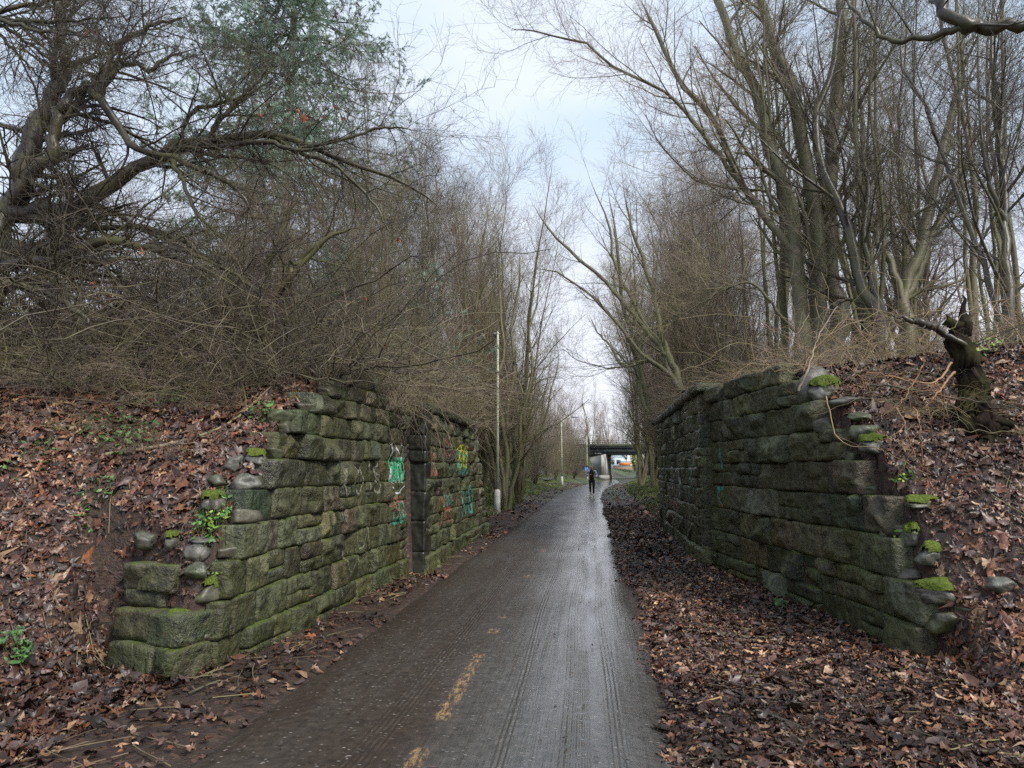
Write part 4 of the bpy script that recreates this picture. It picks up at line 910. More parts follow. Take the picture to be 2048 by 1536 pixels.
hero('broken_snag', 'broken brown snag with two splintered tips rising from the thicket', 'dead tree', [
    s5([(760, 1400), (880, 1320), (1000, 1205), (1100, 1080), (1190, 980), (1290, 900), (1375, 875)], 8.0, 14, 3), s5([(1010, 1190), (1035, 1010), (1055, 950), (1100, 840), (1142, 768)], 8.2, 9, 3),
    s5([(1100, 1080), (1150, 1000), (1230, 930), (1300, 880)], 8.1, 10, 4)], [dict(LV_L[0], n=5, L=.8), dict(LV_L[1], n=5, L=.4)], 82, (m_bark('snag_bark', (.03, .018, .012), (.12, .07, .042), (.07, .07, .02), .35), M_TWIG_DARK), parts=('trunk', 'twigs'))
def log(name, label, pts, mat, side, lv=None, seed=1):
    hero(name, label, 'log', [pts], lv or [dict(n=5, L=.5, ang=55, K=4, rs=.25, rmin=.003)], seed, (mat, M_TWIG_DARK), None, 10, ('trunk', 'twigs'))
log('fallen_log', 'moss-green fallen log lying across the crest at the left edge', s5([(-120, 1240), (100, 1250), (300, 1250), (560, 1235)], 9.2, 14, 9), m_bark('log_moss', (.05, .045, .02), (.09, .09, .04), (.10, .11, .03), .8), 0, seed=2)
log('fallen_log', 'black wet fallen log in front of the mossy log on the left crest', s5([(-120, 1270), (0, 1290), (250, 1300), (420, 1330), (640, 1400)], 8.2, 11, 5), M_BARK_DARK, 0, seed=3)
M_STUMP = m_bark('rotten_wood', (.004, .003, .003), (.030, .021, .016), (.03, .03, .012), .3, 14, .95); M_STUMP.node_tree.nodes['Principled BSDF'].inputs['Specular IOR Level'].default_value = .12
# dark broken stump on the right crest
hero('tree_stump', 'black rotten stump with splintered top on the right bank crest', 'stump', [
    [(1975, 885, 7.3, 48), (1958, 840, 7.3, 36), (1945, 780, 7.35, 30), (1930, 730, 7.4, 27), (1918, 690, 7.4, 26), (1905, 650, 7.4, 16), (1893, 628, 7.4, 3)],
    [(1925, 720, 7.4, 18), (1928, 660, 7.45, 13), (1925, 590, 7.5, 4)], [(1950, 800, 7.3, 20), (2010, 860, 7.2, 22), (2060, 880, 7.1, 18)]],
    [dict(n=5, L=.8, ang=60, K=6, wander=.15, rs=.12, t0=.3, rmin=.004)], 84, (M_STUMP, M_TWIG_DARK), sides=36, rsc=.66, rough=.5, conv=.9, parts=('trunk', 'twigs'))
hero('leaning_branch', 'knobbly dark branch reaching left from the black stump', 'branch', [[(1930, 690, 7.3, 6), (1880, 660, 7.3, 7), (1840, 645, 7.2, 8), (1790, 635, 7.2, 5)]], [dict(n=6, L=.4, ang=50, K=5, rs=.3, rmin=.003)], 85, (M_BARK_DARK, M_TWIG_DARK), parts=('limb', 'twigs'), rsc=.8, root=False)

# spruce behind the left thicket
def spruce():
    g = np.random.default_rng(9); H = 22.0
    tm, cm = MB(), MB(); V, F = tubes(np.array([[(0, 0, 0), (0, 0, H * .5), (0, 0, H)]], float), np.array([[.22, .13, .02]]), 8); tm.add(V, F)
    n = 210; z = 4.0 + (H - 4.4) * np.sort(g.random(n)); Lb = (H - z) * .33 * g.uniform(.65, 1.1, n) + .5; a = g.uniform(0, 6.28, n)
    d = np.stack([np.cos(a), np.sin(a), np.full(n, .12)], 1); P = [np.stack([0 * z, 0 * z, z], 1)]
    for k in range(7):
        d[:, 2] += [-.12, -.12, -.08, 0, .10, .14, .16][k]; P.append(P[-1] + d * (Lb / 7)[:, None])
    P = np.stack(P, 1); Rr = np.linspace(.035, .006, 8)[None].repeat(n, 0); V, F = tubes(P, Rr, 4); tm.add(V, F)
    C1, r1 = grow(P, Rr, 18, 1.25, 48, -.05, 5, .08, .12, 1, .5, 1, .004, g=g); C1[:, :, 2] -= .05 * np.arange(5)[None]**1.3 * .3; V, F = tubes(C1, r1, 3); tm.add(V, F)
    C2, r2 = grow(C1, r1, 5, .30, 50, -.12, 4, .08, .1, 1, .6, 1, .003, g=g)
    # needles
    allP = np.concatenate([C2.reshape(-1, 4, 3)[:, k:k + 2] for k in range(3)] + [C1[:, k:k + 2] for k in (1, 2, 3)])
    m = 14; t = g.random((len(allP), m, 1)); p = (allP[:, None, 0] * (1 - t) + allP[:, None, 1] * t).reshape(-1, 3)
    ax = np.repeat((allP[:, 1] - allP[:, 0]), m, 0); ax /= np.linalg.norm(ax, axis=1, keepdims=True) + 1e-9
    rv = g.normal(size=p.shape); dd = ax * .6 + rv / np.linalg.norm(rv, axis=1, keepdims=True); dd /= np.linalg.norm(dd, axis=1, keepdims=True); w_ = np.cross(dd, ax) * .009
    Vn = np.stack([p - w_, p + w_, p + dd * g.uniform(.05, .085, (len(p), 1))], 1).reshape(-1, 3)
    cm.add(Vn, np.arange(len(Vn)).reshape(-1, 3))
    q = NT('needles', .5, .3); n_ = q.noise(q.oc(), 1.3, 4)
    q.set('Base Color', q.ramp(n_, [(.3, (.15, .24, .17)), (.55, (.27, .38, .29)), (.72, (.17, .13, .06))]))
    return tm.mesh('trunk', M_BARK, True), cm.mesh('crown', q.m)
x, y, z = aty(560, 700, 19)
put_tree('spruce_tree', spruce(), 'green spruce with drooping needle sprays rising behind the left thicket', 'tree', None, (x, 19, .8))

# ------------------------------------------------------------------ brambles and scrub
def bramble(n, R_, H, seed, L=(1.2, 2.6), twigs=3, r=.0045, drape=0.0, twl=.35):
    g = np.random.default_rng(seed); K = 10
    a = g.uniform(0, 6.28, n); rr = R_ * np.sqrt(g.random(n)); p = np.stack([rr * np.cos(a), rr * np.sin(a), np.full(n, -.05)], 1)
    b = g.uniform(0, 6.28, n); el = g.uniform(.5, 1.4, n); d = np.stack([np.cos(b) * np.cos(el), np.sin(b) * np.cos(el), np.sin(el)], 1)
    ln = g.uniform(*L, n); pts = [p]; gr = g.uniform(.02, .34, n)
    for k in range(K - 1):
        d = d + .24 * g.normal(size=d.shape); d[:, 2] -= gr * g.uniform(.2, 1.4, n); d /= np.linalg.norm(d, axis=1, keepdims=True); p = p + d * (ln / (K - 1))[:, None]
        p[:, 2] = np.maximum(p[:, 2], -drape - .05 + .12 * g.random(n)); pts.append(p)
    P = np.stack(pts, 1); P[:, :, 2] *= H; Rr = r * g.uniform(.6, 1.4, (n, 1)) * np.linspace(1, .45, K)[None]
    m = MB(); V, F = tubes(P, Rr, 4); m.add(V, F)
    if twigs:
        C, r_ = grow(P, Rr, twigs, twl, 55, -.02, 5, .2, .2, 1, .6, g=g, rmin=.0016); V, F = tubes(C, r_, 3); m.add(V, F)
        C, r_ = grow(C, r_, 3, twl * .45, 55, 0, 4, .2, .2, 1, .6, g=g, rmin=.0013); V, F = tubes(C, r_, 3); m.add(V, F)
    return m
BR = [bramble(90, .8, 1., 201).mesh('canes', M_CANE_DARK, False), bramble(80, .9, 1.15, 202).mesh('canes', M_TWIG_DARK, False), bramble(110, .8, .9, 203).mesh('canes', M_TWIG_RED, False), bramble(40, .7, .9, 204, twigs=2).mesh('canes', M_CANE, False), bramble(55, .6, .55, 205, (.5, 1.2), 2, .003, 0, .2).mesh('canes', M_CANE_DARK, False)]
TANG = [bramble(70, 1.2, .9, 207, (1.8, 4.2), 7, .012, 0, .7).mesh('canes', M_TWIG_DARK, False), bramble(85, 1.1, .8, 208, (1.6, 3.8), 6, .007, 0, .6).mesh('canes', M_TWIG, False), bramble(80, 1.0, .8, 209, (1.5, 3.2), 5, .006, 0, .5).mesh('canes', M_TWIG_RED, False)]
HANG = bramble(120, .5, 1., 206, (1.0, 2.2), 3, .004, 1.1).mesh('canes', M_TWIG, False)
def bush(k, x, y, s_, label, group, z=None, name='bramble_bush', me=None):
    t = thing(name, label, 'bramble', (x, y, float(hgt(x, y)) if z is None else z), group); t.scale = (s_,) * 3; t.rotation_euler = (0, 0, random.uniform(0, 6.28)); obj('canes', me or BR[k], t); return t
spL = [(1, -3.6, 9.0), (0, -4.4, 9.4), (1, -5.3, 9.2), (0, -6.2, 9.5), (1, -7.2, 9.1), (2, -8.2, 9.5), (0, -3.9, 10.3), (1, -4.9, 10.6), (2, -6.0, 10.9), (0, -7.2, 10.8), (1, -3.5, 11.5), (2, -4.6, 12.1), (0, -3.5, 13.2), (2, -4.0, 14.8), (0, -8.6, 11.2), (1, -5.7, 8.3)]
for i, (k, x, y) in enumerate(spL):
    bush(k, x, y, [1.15, 1., 1.1, .95][i % 4], 'tangled leafless bramble on the left embankment crest, ' + ORD[i] + ' from the wall peak', 'brambles on the left embankment crest')
for i, (k, x, y, s_) in enumerate([(0, -4.0, 8.9, 1.), (1, -5.0, 8.9, 1.05), (0, -6.1, 9.0, 1.1), (1, -7.3, 9.2, 1.05), (0, -8.6, 9.6, 1.1), (1, -3.7, 10.2, 1.), (0, -4.9, 10.6, 1.2), (2, -6.4, 10.8, 1.2), (1, -3.7, 12, 1.), (2, -3.8, 14, 1.), (0, -8.2, 11.4, 1.3)]):
    bush(0, x, y, s_, 'high sprawling tangle of dark branches over the left crest, ' + ORD[i] + ' from the wall peak', 'sprawling tangles on the left crest', name='branch_tangle', me=TANG[k])
for i, (k, x, y, s_) in enumerate([(1, -3.6, 8.1, .55), (2, -4.4, 7.7, .5), (0, -5.2, 8.1, .7), (1, -6.0, 7.9, .6), (0, -6.9, 8.2, .7), (2, -5.6, 7.1, .4), (1, -4.0, 7.2, .35), (0, -7.4, 7.6, .5), (0, -3.5, 7.6, .6), (0, -4.7, 8.3, .8), (1, -5.0, 7.5, .6), (0, -5.9, 7.3, .6), (1, -6.6, 7.5, .7), (0, -7.9, 8.3, .8), (0, -4.4, 7.0, .4)]):
    bush(0, x, y, s_, 'loose tangle of thin stems spilling down the left slope, ' + ORD[i] + ' from the wall', 'loose tangles on the left slope', name='branch_tangle', me=TANG[k])
for i, (k, x, y, s_) in enumerate([(2, 3.4, 10.6, .5), (2, 4.6, 10.2, .55), (2, 6.0, 10.4, .6), (1, 5.2, 9.2, .5), (2, 3.0, 13.5, .6), (1, 2.8, 16.5, .6), (2, 2.8, 19.6, .65), (2, 7.2, 9.6, .6)]):
    bush(0, x, y, s_, 'low tangle of reddish bare stems on the right crest, ' + ORD[i] + ' from the wall top', 'low tangles on the right crest', name='branch_tangle', me=TANG[k])
bush(0, -2.95, 9.6, .8, 'dark bramble spilling over the top of the left wall near its peak', 'brambles hanging over the wall tops', 2.5, me=HANG)
bush(0, -2.85, 10.7, .75, 'bramble canes hanging down over the dark recess of the left wall', 'brambles hanging over the wall tops', 2.5, me=HANG)
bush(0, -3.0, 12.3, .8, 'brown bramble drooping over the coping of the left wall', 'brambles hanging over the wall tops', 2.6)
bush(2, -3.0, 14.6, .8, 'brown bramble drooping over the far end of the left coping', 'brambles hanging over the wall tops', 2.5)
spR = [(3, 3.5, 7.5), (3, 4.5, 6.8), (3, 3.0, 8.2), (2, 3.2, 10.2), (3, 4.0, 9.4), (0, 4.6, 10.6), (2, 5.5, 10.0), (3, 6.4, 10.8), (0, 3.3, 12.2), (2, 3.2, 14.5), (0, 3.0, 17), (2, 2.9, 19.5), (3, 3.0, 8.9), (4, 3.4, 7.6), (3, 4.4, 8.2), (2, 7.4, 10.3), (4, 4.2, 7.0), (3, 2.5, 11.0), (0, 5.6, 8.6)]
for i, (k, x, y) in enumerate(spR):
    bush(k, x, y, .5 if i < 3 else [.95, .75, .9, .8][i % 4], 'sparse tan bramble on the right bank, ' + ORD[i] + ' from the wall top boulder', 'brambles on the right bank')
for i, (x, y) in enumerate([(-3.7, 6.9), (-4.6, 7.4), (-5.6, 7.2), (-4.1, 6.3), (-5.0, 6.4), (-6.2, 7.4)]):
    bush(4, x, y, .8, 'thin upright stems poking through the leaves of the left bank, ' + ORD[i] + ' clump', 'thin stem clumps on the left bank', name='stem_clump')
# bright orange canes and sticks on the right bank
def cane(pts, r0, mat, label):
    L = [limb([(1600 + a / 3.84, 560 + b / 3.84, Y, r0 * .68) for a, b, Y in pts])]
    m = MB(); p = resample(L[0], 26)[None]; p[..., 3] *= np.linspace(1.15, .5, 26) * (1 + .25 * (np.arange(26) % 6 == 0)); p[..., :3] += .006 * np.random.default_rng(len(label)).normal(size=(1, 26, 3)); V, F = tubes(p[..., :3], p[..., 3], 6); m.add(V, F)
    C, r_ = grow(p[..., :3], p[..., 3], 7, .38, 45, -.03, 6, .12, .2, 1, .5, g=np.random.default_rng(len(label))); V, F = tubes(C, r_, 4); m.add(V, F)
    obj('cane', m.mesh('cane', mat, True), None, label, 'cane', 'bent canes on the right bank')
M_OR = m_bark('cane_orange', (.15, .07, .03), (.30, .17, .08), (.20, .12, .05), .3, 3)
cane([(1165, 630, 6.9), (1100, 730, 6.8), (1000, 800, 6.7), (850, 780, 6.7), (680, 735, 6.7), (520, 710, 6.7)], 2.6, M_OR, 'bent orange cane curving like a hook in front of the black stump')
cane([(1190, 700, 6.7), (1090, 830, 6.6), (1030, 900, 6.5), (960, 980, 6.5)], 2.8, M_OR, 'straight tan cane crossing under the hooked one')
cane([(740, 980, 6.4), (800, 1100, 6.3), (850, 1260, 6.3), (910, 1400, 6.3), (960, 1450, 6.3)], 1.6, M_OR, 'thin orange cane running down the right bank, left of its twin')
cane([(870, 970, 6.4), (910, 1080, 6.3), (925, 1200, 6.3), (940, 1400, 6.3), (990, 1480, 6.3)], 1.6, M_OR, 'thin orange cane running down the right bank, right of its twin')
cane([(540, 810, 7.2), (700, 820, 7.1), (1000, 870, 7.0), (1300, 920, 6.9), (1500, 950, 6.8), (1720, 1000, 6.7)], 2.6, M_BARK_DARK, 'long dark branch lying across the right bank above the steps')
cane([(-10, 840, 7.3), (60, 690, 7.3), (110, 530, 7.4), (180, 360, 7.5), (290, 200, 7.6)], 2.6, M_TWIG_RED, 'purplish crooked stem leaning up from the right wall steps')
cane([(940, 660, 6.6), (870, 800, 6.6), (780, 930, 6.5), (740, 990, 6.5), (760, 1060, 6.5)], 1.6, M_OR, 'orange cane forking above the two thin ones')
cane([(200, 900, 6.5), (300, 1230, 6.2), (560, 1280, 6.1), (700, 1350, 6.1), (1000, 1500, 6.0)], 1.3, M_CANE, 'pale arching grass-like cane over the right wall edge')
#SPLIT3
# ------------------------------------------------------------------ lamp posts, bridge, far buildings
M_POST = plain('post_paint', (.46, .50, .36), .5, 3, .3); M_POSTB = plain('post_base_paint', (.62, .62, .58), .55, 5, .25)
M_LANT = plain('lantern_grey', (.35, .36, .37), .4)
def lathe(m, prof, sides=16, a=None):
    p = np.array(prof, float); n = len(p); an = np.arange(sides) * 2 * math.pi / sides
    V = np.stack([p[:, :1] * np.cos(an), p[:, :1] * np.sin(an), np.repeat(p[:, 1:], sides, 1)], -1).reshape(-1, 3); idx = np.arange(n * sides).reshape(n, sides)
    m.add(V, np.stack([idx[:-1], np.roll(idx[:-1], -1, 1), np.roll(idx[1:], -1, 1), idx[1:]], -1).reshape(-1, 4), [idx[-1].tolist()], [idx[0][::-1].tolist()], a=a)
def lamp(x, y, H, label, lean=0.0, s_=1.0, az=0):
    z = float(hgt(x, y)); t = thing('street_lamp', label, 'street lamp', (x, y, z), 'street lamps along the left of the path'); t.rotation_euler = (0, lean, az)
    m = MB(); lathe(m, [(.115 * s_, -.2), (.115 * s_, .4), (.105 * s_, .76), (.085 * s_, .80), (.06 * s_, .82)]); obj('base', m.mesh('base', M_POSTB, True), t)
    m = MB(); lathe(m, [(.058 * s_, .8), (.050 * s_, H * .5), (.040 * s_, H)], 12); obj('column', m.mesh('column', M_POST, True), t)
    m = MB(); P = resample([(0, 0, H - .02), (.12, 0, H + .12), (.45, 0, H + .17), (1.0, 0, H + .2)], 10)[None]; V, F = tubes(P, np.full((1, 10), .03), 8); m.add(V, F); obj('arm', m.mesh('arm', M_POST, True), t)
    m = MB()
    for k, (w_, h0, h1) in enumerate([(.26, .0, .05), (.20, .05, .10)]):
        m.box((1.22, 0, H + .18 + (h0 + h1) / 2), (.62 - .12 * k, w_, h1 - h0))
    o = obj('lantern', m.mesh('lantern', M_LANT), t)
    m = MB(); m.box((1.25, 0, H + .165), (.44, .18, .028)); obj('glass', m.mesh('glass', plain('lantern_glass', (.5, .5, .48), .2)), o)
lamp(-3.48, 25.9, 6.6, 'pale green lamp post with white base, nearest of the lamp posts', -.012, 1., 1.75)
lamp(-2.72, 64.2, 6.0, 'second lamp post along the left verge, its arm pointing over the path', 0)
lamp(-.62, 93.2, 5.6, 'third and farthest lamp post, behind the jogger, carrying a round blue sign', 0, .8)
# blue round shared-path sign on the farthest post
t = thing('round_sign', 'round blue path sign on the farthest lamp post, beside the jogger', 'sign', (-.68, 93.0, 0))
z = float(hgt(-.68, 93)); t.location.z = z
m = MB(); V, F = tubes(np.array([[(0, .02, 1.45), (0, 0, 1.45), (0, -.03, 1.45)]], float), np.array([[.36, .36, .36]]), 28); m.add(V, F, [list(range(28))], [list(range(56, 84))[::-1]]); obj('plate', m.mesh('plate', plain('sign_blue', (.02, .08, .42), .35, 3, .08)), t)
m = MB()
for sx in (-1, 1):
    V, F = tubes(np.array([[(sx * .12, -.036, 1.62), (sx * .12, -.036, 1.40), (sx * .17, -.036, 1.24)]], float), np.array([[.02, .045, .02]]), 6); m.add(V, F)
obj('symbol', m.mesh('symbol', plain('sign_white', (.75, .75, .75), .4, 3, .05)), t)
obj('bracket', (lambda mm: (mm.box((.03, .05, 1.45), (.06, .08, .1)), mm.mesh('bracket', M_LANT))[1])(MB()), t)
# short dark post at the end of the left wall
m = MB(); m.box((0, 0, .35), (.10, .10, .9)); lathe(m, [(.06, .8), (.05, .86), (.01, .9)], 8)
x, y = gnd(968, 1046); obj('marker_post', m.mesh('marker_post', M_BARK_DARK), None, 'short dark wooden post at the far end of the left wall', 'post', loc=(x - .05, y, 0))

M_CONC = NT('bridge_concrete', .8, .2); v = M_CONC.geo(); st_ = M_CONC.noise(M_CONC.map(v, (2.5, 2.5, .3)), 1.4, 5, .65)
M_CONC.set('Base Color', M_CONC.ramp(st_, [(.38, (.16, .16, .14)), (.52, (.30, .30, .27)), (.66, (.46, .46, .43))])); M_CONC = M_CONC.m
M_GIRD = plain('girder_dark', (.028, .034, .036), .5, 2, .5); M_PARA = plain('parapet_green', (.055, .06, .04), .7, 2, .5)
br = thing('railway_bridge', 'low dark girder bridge on concrete abutments crossing the path in the distance', 'bridge', (4, 104, 0))
def bpart(name, m, mat):
    return obj(name, m.mesh(name, mat), br)
m = MB(); m.box((1.2, 0, 4.15), (22, .5, .9)); m.box((1.2, -.05, 3.72), (22, .75, .08)); m.box((1.2, -.05, 4.62), (22, .75, .08))
for k in range(15): m.box((-9 + k * 1.45, -.28, 4.17), (.06, .12, .8))
bpart('girder', m, M_GIRD)
m = MB(); m.box((1.2, 4.0, 4.0), (22, 7.4, .5)); m.box((1.2, 7.9, 4.15), (22, .4, .9)); bpart('deck', m, M_GIRD)
m = MB(); m.box((1.2, .3, 4.95), (22, .25, .55)); bpart('parapet', m, M_PARA)
m = MB()
for z_ in (5.45, 5.75): m.box((1.2, .3, z_), (22, .05, .05))
for k in range(16): m.box((-9.4 + k * 1.4, .3, 5.5), (.05, .05, .6))
bpart('railing', m, M_GIRD)
m = MB(); m.box((-2.15, 1.7, 1.85), (1.25, 4.2, 3.7), rz=-.2); m.box((-2.13, 1.7, .3), (1.4, 4.4, .7), rz=-.2); bpart('abutment', m, M_CONC)
m = MB(); m.box((3.9, 3.2, 1.85), (1.6, 7.6, 3.7), rz=-.22); m.box((3.88, 3.2, .3), (1.75, 7.8, .7), rz=-.22); bpart('abutment', m, M_CONC)
m = MB(); m.box((-5.2, .2, 1.9), (5.2, .5, 4.0), rz=-.12); bpart('wing_wall', m, M_GIRD)
# view through the opening
def bxo(name, c, d, mat, parent):
    m = MB(); m.box(c, d); return obj(name, m.mesh(name, mat), parent)
x0, y0 = 12.0, 150
M_RND = plain('render_pale_blue', (.45, .55, .60), .7, 2, .1); M_ROOF = plain('roof_slate', (.10, .10, .12), .6); M_GLS = plain('window_glass', (.05, .06, .07), .15)
h = thing('house', 'pale blue gabled house seen far away through the bridge opening', 'house', (5.4, 152, .4))
m = MB(); m.box((0, 0, 1.6), (3.6, 5, 3.6)); m.add([(-1.8, -2.5, 3.4), (1.8, -2.5, 3.4), (0, -2.5, 5.2), (-1.8, 2.5, 3.4), (1.8, 2.5, 3.4), (0, 2.5, 5.2)], [(0, 1, 2), (3, 5, 4)]); obj('wall', m.mesh('wall', M_RND), h)
m = MB(); m.add([(-2, -2.7, 3.2), (0, -2.7, 5.25), (0, 2.7, 5.25), (-2, 2.7, 3.2), (2, -2.7, 3.2), (2, 2.7, 3.2), (-2, -2.7, 3.32), (0, -2.7, 5.4), (0, 2.7, 5.4), (-2, 2.7, 3.32), (2, -2.7, 3.32), (2, 2.7, 3.32)], [(0, 1, 2, 3), (1, 4, 5, 2), (6, 9, 8, 7), (7, 8, 11, 10), (0, 6, 7, 1), (1, 7, 10, 4)]); obj('roof', m.mesh('roof', M_ROOF), h)
bxo('window', (.2, -2.53, 2.6), (.8, .08, .9), M_GLS, h); bxo('window', (-1, -2.53, 2.6), (.6, .08, .9), M_GLS, h)
gw = thing('garden_wall', 'low tan brick wall in the distance through the bridge opening', 'wall', (6.2, 138, .7))
bxo('wall', (0, 0, .7), (4.2, .3, 1.5), plain('brick_tan', (.22, .17, .13), .8, 8, .3), gw); bxo('coping', (0, 0, 1.49), (4.3, .4, .08), M_CONC, gw)
sh = thing('shed', 'small building with white frame and orange panel behind the tan brick wall', 'shed', (6.7, 146, .5))
bxo('panel', (0, -.9, 2.0), (2.2, .1, .7), plain('orange_board', (.62, .20, .04), .5, 2, .1), sh); bxo('wall', (0, 0, 1.1), (2.6, 1.6, 2.2), plain('shed_white', (.6, .6, .58), .6, 2, .1), sh)
bxo('roof', (0, 0, 2.5), (3.0, 2.0, .14), M_ROOF, sh)
vn = thing('parked_van', 'pale blue-white van just showing beyond the tan brick wall', 'van', (8.9, 148, .2))
m = MB(); m.box((0, 0, 1.45), (1.9, 3.4, 1.5)); m.box((0, -2.2, 1.0), (1.85, 1.1, .8)); obj('body', m.mesh('body', plain('van_paint', (.55, .62, .68), .3, 2, .05)), vn)
bxo('windscreen', (0, -1.74, 1.75), (1.6, .1, .55), M_GLS, vn)
for sx in (-1, 1):
    for sy in (-1.9, 1.1):
        m = MB(); V, F = tubes(np.array([[(sx * .95, sy, .35), (sx * .85, sy, .35), (sx * .75, sy, .35)]], float), np.full((1, 3), .35), 16); m.add(V, F, [list(range(16))], [list(range(32, 48))]); obj('wheel', m.mesh('wheel', M_BARK_DARK), vn)
def leafcloud(n, size, leaf, cols, seed, shape=None):
    g = np.random.default_rng(seed); d = g.normal(size=(n, 3)); d /= np.linalg.norm(d, axis=1, keepdims=True); rr = g.random(n)[:, None]**.45
    p = d * rr * np.array(size) * (1 + .35 * fbm(d[:, 0] * 2 + seed, d[:, 1] * 2, d[:, 2] * 2, 3))[:, None]; nr = d + .8 * g.normal(size=(n, 3)); nr /= np.linalg.norm(nr, axis=1, keepdims=True)
    c_ = np.array(cols)[g.integers(0, len(cols), n)] * (.6 + .8 * g.random((n, 1)))
    return leaves(p, nr, g.uniform(*leaf, n), c_, g, .3, 0)
GC = [(.05, .09, .02), (.09, .14, .03), (.03, .06, .015)]; YC = [(.30, .36, .03), (.42, .46, .05), (.18, .26, .03)]
V, F, C = leafcloud(2600, (2.4, .6, .6), (.06, .12), GC, 31); V[:, 2] = np.maximum(V[:, 2], -.6)
obj('hedge', mesh('hedge', V, [F], {'col': C}, False, M_GREEN), None, 'clipped green hedge below the tan brick wall beyond the bridge', 'hedge', loc=(4.9, 131, 1.0))
t = thing('yellow_shrub', 'bright yellow-green shrub at the right side of the bridge opening', 'shrub', (7.6, 123, .1))
V, F, C = leafcloud(3500, (.9, .9, 2.0), (.08, .16), YC, 32); obj('crown', mesh('crown', V + np.array([0, 0, 2.9]), [F], {'col': C}, False, M_GREEN), t)
m = MB(); V, F = tubes(np.array([[(0, 0, -.2), (.05, 0, 1.2), (0, 0, 3.2)]], float), np.array([[.09, .06, .02]]), 6); m.add(V, F); obj('trunk', m.mesh('trunk', M_BARK, True), t)
row('bare_tree', [0, 2, 3], [(5, 160, .7), (8, 168, .8), (11.5, 160, .8), (2, 165, .8), (20, 150, .9), (-4, 135, .9), (14, 128, .9), (0, 124, 1.1), (4.5, 176, 1.25), (7.5, 182, 1.25), (10.5, 176, 1.2), (2, 180, 1.2)], 'far bare tree beyond the railway bridge, %s of them', 'tree', 'trees beyond the railway bridge', 0)
row('bare_shrub', [5, 4, 6], [(-2.5, 101, 1.), (-5, 100, 1.1), (-1.0, 100.5, .7), (9.8, 101, .9), (12, 99, 1.), (10.5, 96, .8), (9.8, 131, .9), (3.4, 138, .7), (9.5, 154, 1.1), (3.8, 160, 1.1), (12, 140, 1.)], 'leafless shrub crowding the railway bridge abutments, %s of them', 'shrub', 'shrubs round the railway bridge', 0)

# green plants on the banks
def plant(x, y, n, r, cols, label, seed, leaf=(.025, .05), hgt_=.12, z=None):
    g = np.random.default_rng(seed); zz = float(hgt(x, y)) if z is None else z
    t = thing('leafy_plant', label, 'plant', (x, y, zz), 'small green plants on the banks')
    a = g.uniform(0, 6.28, n); rr = r * np.sqrt(g.random(n)); px_, py_2 = rr * np.cos(a), rr * np.sin(a)
    pz = hgt(x + px_, y + py_2, True) - zz; pz = np.clip(pz, -.3, .3)
    e = np.stack([px_, py_2, pz + hgt_ * (.4 + .8 * g.random(n))], 1); s0 = np.stack([px_ * .6, py_2 * .6, pz * .6 - .02], 1)
    P = np.stack([s0, (s0 + e) / 2 + .02 * g.normal(size=(n, 3)), e], 1); m = MB(); V, F = tubes(P, np.full((n, 3), .0018), 3); m.add(V, F); obj('stem', m.mesh('stem', M_GSTEM), t)['kind'] = 'stuff'
    nr = np.stack([.5 * g.normal(size=n), -.5 + .5 * g.normal(size=n), np.ones(n)], 1); nr /= np.linalg.norm(nr, axis=1, keepdims=True)
    V, F, C = leaves(e, nr, g.uniform(*leaf, n), np.array(cols)[g.integers(0, len(cols), n)] * (.7 + .6 * g.random((n, 1))), g, .2, .3); o = obj('foliage', mesh('foliage', V, [F], {'col': C}, False, M_GREEN), t)
M_GSTEM = plain('green_stem', (.10, .12, .04), .5)
G1 = [(.06, .15, .035), (.09, .20, .05), (.04, .10, .03)]; G2 = [(.22, .32, .04), (.14, .26, .04), (.07, .17, .03)]
for i, (px, py, n, r, cc, lab) in enumerate([
    (425, 1090, 70, .17, G2, 'bright green leafy plant growing on the stepped end of the left wall'),
    (425, 1045, 45, .16, G1, 'patch of small green leaves behind the mossy boulder on the left bank'),
    (130, 790, 45, .25, G1, 'green plant patch high on the left bank under the brambles'),
    (215, 880, 60, .25, G1, 'green leaves around the thin stems in the middle of the left bank'),
    (270, 905, 40, .22, G1, 'loose green leaves right of the middle stems on the left bank'),
    (190, 1035, 28, .15, G1, 'small green sprig on the lower left bank'),
    (30, 1330, 40, .10, G1, 'green leaves at the left edge of the picture low on the bank'),
    (520, 845, 26, .12, G1, 'broad green leaves beside the upper boulder of the left bank'),
    (350, 810, 36, .2, G1, 'green patch in the shade under the big bramble on the left'),
    (60, 940, 24, .2, G1, 'sparse green leaves on the left bank near the picture edge'),
    (1840, 720, 40, .2, G1, 'round clump of green leaves on the right crest left of the black stump'),
    (1965, 720, 34, .2, G2, 'yellow-green leaves on the right crest right of the black stump'),
    (1800, 1015, 30, .14, G2, 'fern-like green sprig on the right bank below the mossy slab'),
    (1560, 1225, 16, .07, G1, 'tiny green seedling at the foot of the right wall'),
    (700, 1030, 0, 0, G1, '')]):
    if n: x, y, z = on(px, py); plant(x, y, n, r, cc, lab, 300 + i)
